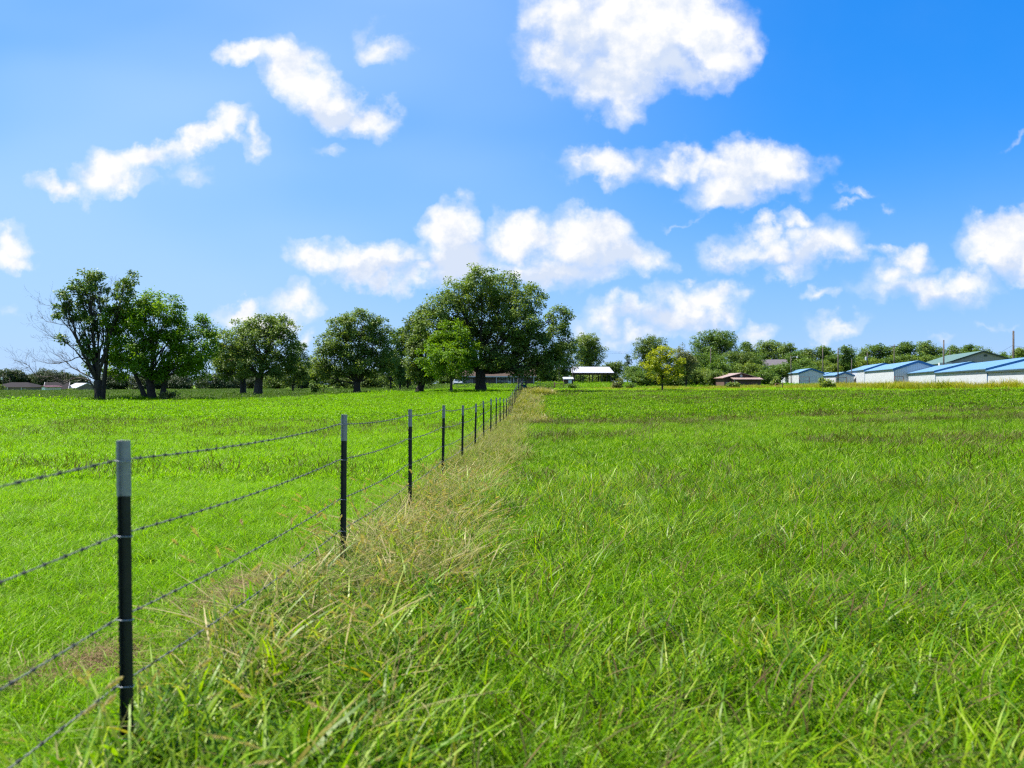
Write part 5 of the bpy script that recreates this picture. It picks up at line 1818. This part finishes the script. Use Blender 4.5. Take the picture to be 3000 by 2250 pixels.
def gable_house(name, label, px0, px1, ridge_py, eave_py, d, wallm, roofm, D=8.0, rz=0.0, kind='gable', cat='house', front=False, windows=()):
    m = d / FPX
    bx = ((px0 + px1) / 2 - 1500) * m
    zb = gz(bx, d) - .1
    root = thing(name, label, cat, (bx, d, zb), rz)
    w = (px1 - px0) * m
    h, rz_ = at(0, eave_py, d).z - zb, (eave_py - ridge_py) * m
    MB().box(-w / 2 + .35, w / 2 - .35, 0, D, -1.0, h).build('wall', wallm, root)
    r1 = MB()
    if kind == 'hip':
        k = min(w * .3, D / 2)
        for a in ([(-w / 2, -.5, h), (w / 2, -.5, h), (w / 2 - k, D / 2, h + rz_), (-w / 2 + k, D / 2, h + rz_)],
                  [(w / 2, D + .5, h), (-w / 2, D + .5, h), (-w / 2 + k, D / 2, h + rz_), (w / 2 - k, D / 2, h + rz_)],
                  [(w / 2, -.5, h), (w / 2, D + .5, h), (w / 2 - k, D / 2, h + rz_)], [(-w / 2, D + .5, h), (-w / 2, -.5, h), (-w / 2 + k, D / 2, h + rz_)],
                  [(-w / 2, D + .5, h - .01), (w / 2, D + .5, h - .01), (w / 2, -.5, h - .01), (-w / 2, -.5, h - .01)]):
            r1.poly(a)
        r1.build('roof', roofm, root)
    elif front:
        MB().prism([(-w / 2 + .352, h + .001), (w / 2 - .352, h + .001), (0, h + rz_ - .1)], 'y', .002, D).build('gable', wallm, root)
        slab(r1, (-w / 2, -.3, h - .05), (-.001, -.3, h + rz_), (-.001, D + .3, h + rz_), (-w / 2, D + .3, h - .05), .14)
        slab(r1, (0, -.3, h + rz_), (w / 2, -.3, h - .05), (w / 2, D + .3, h - .05), (0, D + .3, h + rz_), .14)
        r1.build('roof', roofm, root)
    else:
        MB().prism([(.002, h + .001), (D - .002, h + .001), (D / 2, h + rz_ - .1)], 'x', -w / 2 + .35, w / 2 - .35).build('gable', wallm, root)
        slab(r1, (-w / 2, -.4, h - .1), (w / 2, -.4, h - .1), (w / 2, D / 2, h + rz_), (-w / 2, D / 2, h + rz_), .14)
        slab(r1, (-w / 2, D / 2 + .001, h + rz_), (w / 2, D / 2 + .001, h + rz_), (w / 2, D + .4, h - .1), (-w / 2, D + .4, h - .1), .14)
        r1.build('roof', roofm, root)
        for s in (-1, 1):
            t = MB()
            slab(t, (s * w / 2 - (.08 if s < 0 else -.004), -.45, h - .08), (s * w / 2 + (.08 if s > 0 else -.004), -.45, h - .08), (s * w / 2 + (.08 if s > 0 else -.004), D / 2, h + rz_ + .03), (s * w / 2 - (.08 if s < 0 else -.004), D / 2, h + rz_ + .03), .25)
            t.build('rake_trim', M['white_paint'], root)
    for wx, ww, wh, below in windows:
        window(root, ww, wh, (wx, -.01, h - below), 0, 2, 1)
    return root, w, h


r_, w_, h_ = gable_house('brick_house', 'tan brick house with brown hip roof at the far left', -30, 94, 1120, 1134.5, 255, M['tan_brick'], M['shingle_brown'], 9, 0, 'hip',
                         windows=((4.2, .9, 1.1, 1.5), (-1.4, .9, .9, 1.3), (-3.0, .9, .9, 1.3)))
for px in (24.5, 65):
    MB().box((px - 32) * 255 / FPX - .1, (px - 32) * 255 / FPX + .1, -.45, -.3, -.5, h_ - .02).build('porch_post', M['white_paint'], r_)
r_, w_, h_ = gable_house('storage_shed', 'small white shed with red roof and arched pale door at the far left', 116, 139.5, 1129, 1133, 232, M['white_paint'], M['red_roof'], 5, math.radians(-22), 'gable', cat='shed', front=True)
dd_ = MB().prism([(-.75, -.9), (.75, -.9), (.75, h_ - .75), (.45, h_ - .45), (0, h_ - .35), (-.45, h_ - .45), (-.75, h_ - .75)], 'y', -.06, -.004).build('shed_door', M['pale_door'], r_)
gable_house('gable_house', 'grey-brown roofed house behind the small white shed', 132, 196, 1119.5, 1139, 262, M['grey_panel'], M['shingle_brown'], 9, math.radians(24))
gable_house('metal_roof_house', 'house with pale metal roof and white gable trim left of the half-dead tree', 182, 231, 1122, 1137, 268, M['tan_brick'], M['white_metal_roof'], 8, math.radians(-26))


# ------------------------------------------------------------------ poles and overhead wires
def pole(px, top_py, d, label, r=.14, arm=None, lamp=False, transformer=False, name='utility_pole'):
    m = d / FPX
    x = (px - 1500) * m
    zb = gz(x, d)
    root = thing(name, label, 'utility pole', (x, d, zb), 0, 'wooden utility poles')
    h = at(px, top_py, d).z - zb
    MB().tube([(0, 0, -.5), (rng.normal(0, .08), 0, h)], [r * .95, r * .7], 9).build('pole', M['pole_wood'], root, True)
    if arm:
        MB().box(-arm / 2, arm / 2, -r - .12, -r - .01, h - .55, h - .40).build('crossarm', M['pole_wood'], root)
        for s in (-.45, .45, 0):
            MB().tube([(s * arm, -r - .06, h - .40), (s * arm, -r - .06, h - .22)], [.05, .035], 7).build('insulator', M['white_paint'], root)
    if lamp:
        a = MB().tube([(0, 0, h - .5), (.5, -.3, h - .25), (1.2, -.4, h - .28)], .03, 5).build('lamp_arm', M['steel'], root)
        MB().tube([(1.15, -.4, h - .24), (1.3, -.4, h - .34), (1.3, -.4, h - .55)], [.06, .18, .20], 9).build('lamp_head', M['white_paint'], a)
    if transformer:
        MB().tube([(-.42, 0, h - 2.2), (-.42, 0, h - 2.15), (-.42, 0, h - 1.3), (-.42, 0, h - 1.25)], [.2, .28, .28, .16], 10).build('transformer', M['grey_panel'], root)
    return Vector((x, d, zb + h))


pole(2082, 1019, 205, 'utility pole in the trees left of the brown barn', .15)
pole(2318, 1042, 195, 'street-light pole behind the farthest storage building', .13, lamp=True)
pole(2411, 1017, 200, 'bare pole above the small low storage building, the left of two', .16)
pole(2455, 1021, 180, 'bare pole above the small low storage building, the right of two', .16)
pole(2494, 1053, 195, 'short pale pole behind the second storage roof', .12)
pole(2541.6, 1032, 215, 'pole carrying a grey transformer', .14, transformer=True)
pole(2619, 1009, 215, 'pole with crossarm above the second storage roof', .16, arm=2.4)
pole(2764.5, 996, 150, 'tall dark bare pole left of the green metal roof', .17)
pole(2783, 1024, 260, 'pole with wide pale crossarm over the green roof', .16, arm=4.6)
pole(2969, 969, 125, 'tallest dark bare pole near the right edge', .19)
pole(1638, 1048, 205, 'slim pole among the trees right of the farmhouse', .12)
pole(1678, 1070, 200, 'pole at the left end of the hay shed', .13)
pole(9, 1094, 270, 'pole with pale box at the far left edge', .13, transformer=True)
pole(30, 1107, 262, 'slim pole before the hip-roofed brick house', .10)
pole(191, 1085, 275, 'pole above the pale metal-roofed house', .12)


def cable(label, pts, r=.022):
    p = [at(*q) for q in pts]
    line = []
    for i in range(len(p) - 1):
        L = (p[i + 1] - p[i]).length
        for k in range(10):
            t = k / 10
            line.append(p[i].lerp(p[i + 1], t) - Vector((0, 0, L * .012 * 4 * t * (1 - t))))
    line.append(p[-1])
    o0 = line[0].copy()
    o = MB().tube([q - o0 for q in line], r, 4, False).build('power_line', M['cable'])
    o.location = o0
    tag(o, label, 'power line', 'overhead power lines')


cable('upper of two power lines crossing the sky gap behind the hay shed', [(1638, 1026, 205), (2082, 1026, 205), (2411, 1024, 200), (2541, 1040, 215), (2619, 1014, 215), (2783, 1028, 260)])
cable('lower of two power lines crossing the sky gap behind the hay shed', [(1638, 1030, 205), (2082, 1030, 205), (2318, 1046, 195), (2455, 1040, 180)])
cable('thin wire sloping up to the tallest pole near the right edge', [(2783, 1062, 260), (2966, 1012, 125), (3100, 1030, 125)], .016)
cable('thin wire crossing the dark trees at the far left', [(-120, 1099, 270), (9, 1099, 270), (191, 1092, 275), (330, 1104, 280)], .02)


# ------------------------------------------------------------------ gates, pipe rails and small things
def tube_gate():
    d = 138
    m = d / FPX
    x0 = (1574 - 1500) * m
    zb = gz(x0 + 1.4, d)
    root = thing('metal_gate', 'five-bar tubular metal gate, rusty green, at the end of the fence', 'gate', (x0, d, zb))
    w, h = 50 * m, 1.15
    for k in range(6):
        z = .12 + (h - .12) * k / 5
        MB().tube([(.05, 0, z), (w - .05, 0, z)], .028, 6).build('bar', M['green_pipe'], root, True)
    for x in (.05, w * .5, w - .05):
        MB().tube([(x, .02, .1), (x, .02, h + .02)], .03, 6).build('upright', M['green_pipe'], root, True)
    return root


tube_gate()


def post_simple(px, d, h, label, mat='pole_wood', r=.09, name='wooden_post'):
    x = (px - 1500) / FPX * d
    root = thing(name, label, 'post', (x, d, gz(x, d)), 0)
    MB().tube([(0, 0, -.3), (0, 0, h - .03), (0, 0, h)], [r, r, r * .7], 8).build('shaft', M[mat], root, True)


post_simple(1624.5, 137.5, 1.45, 'wooden post that carries the metal gate', 'rust_steel', .08)
post_simple(1519, 91, 1.75, 'weathered corner post at the far end of the wire fence, left one', 'pole_wood', .10)
post_simple(1530, 93, 1.70, 'weathered corner post at the far end of the wire fence, right one', 'pole_wood', .10)
post_simple(1541, 95, 1.55, 'weathered post right of the teal drum at the fence end', 'pole_wood', .09)
for _px, _l in ((923, 'left brown stake beside the sapling'), (947, 'right brown stake beside the sapling')):
    post_simple(_px, 118, .95, _l, 'rust_steel', .06, 'wooden_stake')


def pipe_frame(label, px0, px1, d, h, mat='rust_steel', bars=2):
    m = d / FPX
    x0 = (px0 - 1500) * m
    w = (px1 - px0) * m
    root = thing('pipe_frame', label, 'pipe frame', (x0, d, gz(x0 + w / 2, d)))
    for x in (0, w):
        MB().tube([(x, 0, -.3), (x, 0, h)], .06, 7).build('upright', M[mat], root, True)
    for k in range(bars):
        MB().tube([(.03, 0, h * (1 - .45 * k) - .04), (w - .03, 0, h * (1 - .45 * k) - .04)], .04, 6).build('bar', M[mat], root, True)


pipe_frame('rusty pipe frame right of the metal gate', 1626, 1652, 136, 1.25, 'rust_steel', 1)
pipe_frame('rusty pipe frame in the weeds before the farthest storage building', 2272, 2292, 100, 1.0)
pipe_frame('brown pipe railing between the farthest and small storage buildings', 2342, 2371, 178, 2.0, 'rust_steel', 2)
pipe_frame('brown pipe railing left of the gabled storage building', 2449, 2480, 150, 1.9, 'rust_steel', 2)
pipe_frame('brown pipe railing between the two nearest storage buildings', 2621, 2646, 140, 2.1, 'rust_steel', 2)


def drum():
    p = at(1535.5, 1134, 97)
    o = thing('plastic_drum', 'teal plastic drum standing by the far fence corner', 'drum', (p.x, p.y, gz(p.x, p.y)))
    MB().tube([(0, 0, .0), (0, 0, .04), (0, 0, .3), (0, 0, .33), (0, 0, .6), (0, 0, .63), (0, 0, .9), (0, 0, .94)], [.27, .29, .29, .30, .30, .29, .29, .25], 16).build('barrel', M['teal'], o, True)
    MB().tube([(0, 0, .941), (0, 0, .965)], [.24, .24], 16).build('lid', M['teal'], o)


drum()


def car():
    d = 181
    x = (1340 - 1500) / FPX * d
    root = thing('parked_car', 'silver car parked at the left end of the brick farmhouse', 'car', (x, d, gz(x, d)), math.radians(8))
    # seen end-on: local -y towards the camera
    b = MB()
    w = .92
    prof = [(-2.2, .35), (-2.25, .75), (-2.0, .95), (-.9, 1.02), (1.9, 1.02), (2.15, .85), (2.2, .35)]
    n = len(prof)
    b.prism(prof, 'x', -w, w)
    b.build('body', M['car_paint'], root)
    c = MB()
    c.v += [(-.80, -.9, 1.022), (.80, -.9, 1.022), (.62, -.25, 1.5), (-.62, -.25, 1.5), (-.80, 1.8, 1.022), (.80, 1.8, 1.022), (.62, 1.2, 1.5), (-.62, 1.2, 1.5)]
    c.f += [(3, 2, 6, 7), (0, 3, 7, 4), (1, 5, 6, 2), (4, 7, 6, 5)]
    c.build('cabin', M['car_paint'], root)
    g = MB()
    g.poly([(-.74, -.86, 1.06), (.74, -.86, 1.06), (.58, -.27, 1.46), (-.58, -.27, 1.46)])
    g.build('windscreen', M['glass'], root)
    for sx in (-1, 1):
        MB().box(sx * .7 - .16, sx * .7 + .16, -2.27, -2.235, .62, .78).build('headlight', M['white_paint'], root)
        for sy in (-1.4, 1.4):
            t = MB().tube([(sx * .70, sy, .33), (sx * .93, sy, .33)], .33, 14).build('wheel', M['tyre'], root)
            MB().tube([(sx * .931, sy, .33), (sx * .94, sy, .33)], .2, 12).build('rim', M['steel'], t)
    MB().box(-.9, .9, -2.30, -2.255, .38, .58).build('bumper', M['tyre'], root)


car()


def blue_tub():
    p = at(157, 1141, 228)
    o = thing('blue_tub', 'small blue tub against the side of the white shed', 'tub', (p.x, p.y, gz(p.x, p.y)))
    MB().tube([(0, 0, 0), (0, 0, .05), (0, 0, .75), (0, 0, .8)], [.42, .46, .55, .50], 14).build('bin', M['blue_tarp'], o, True)
    MB().tube([(0, 0, .78), (0, 0, .84)], [.58, .58], 14).build('rim', M['blue_tarp'], o)


blue_tub()
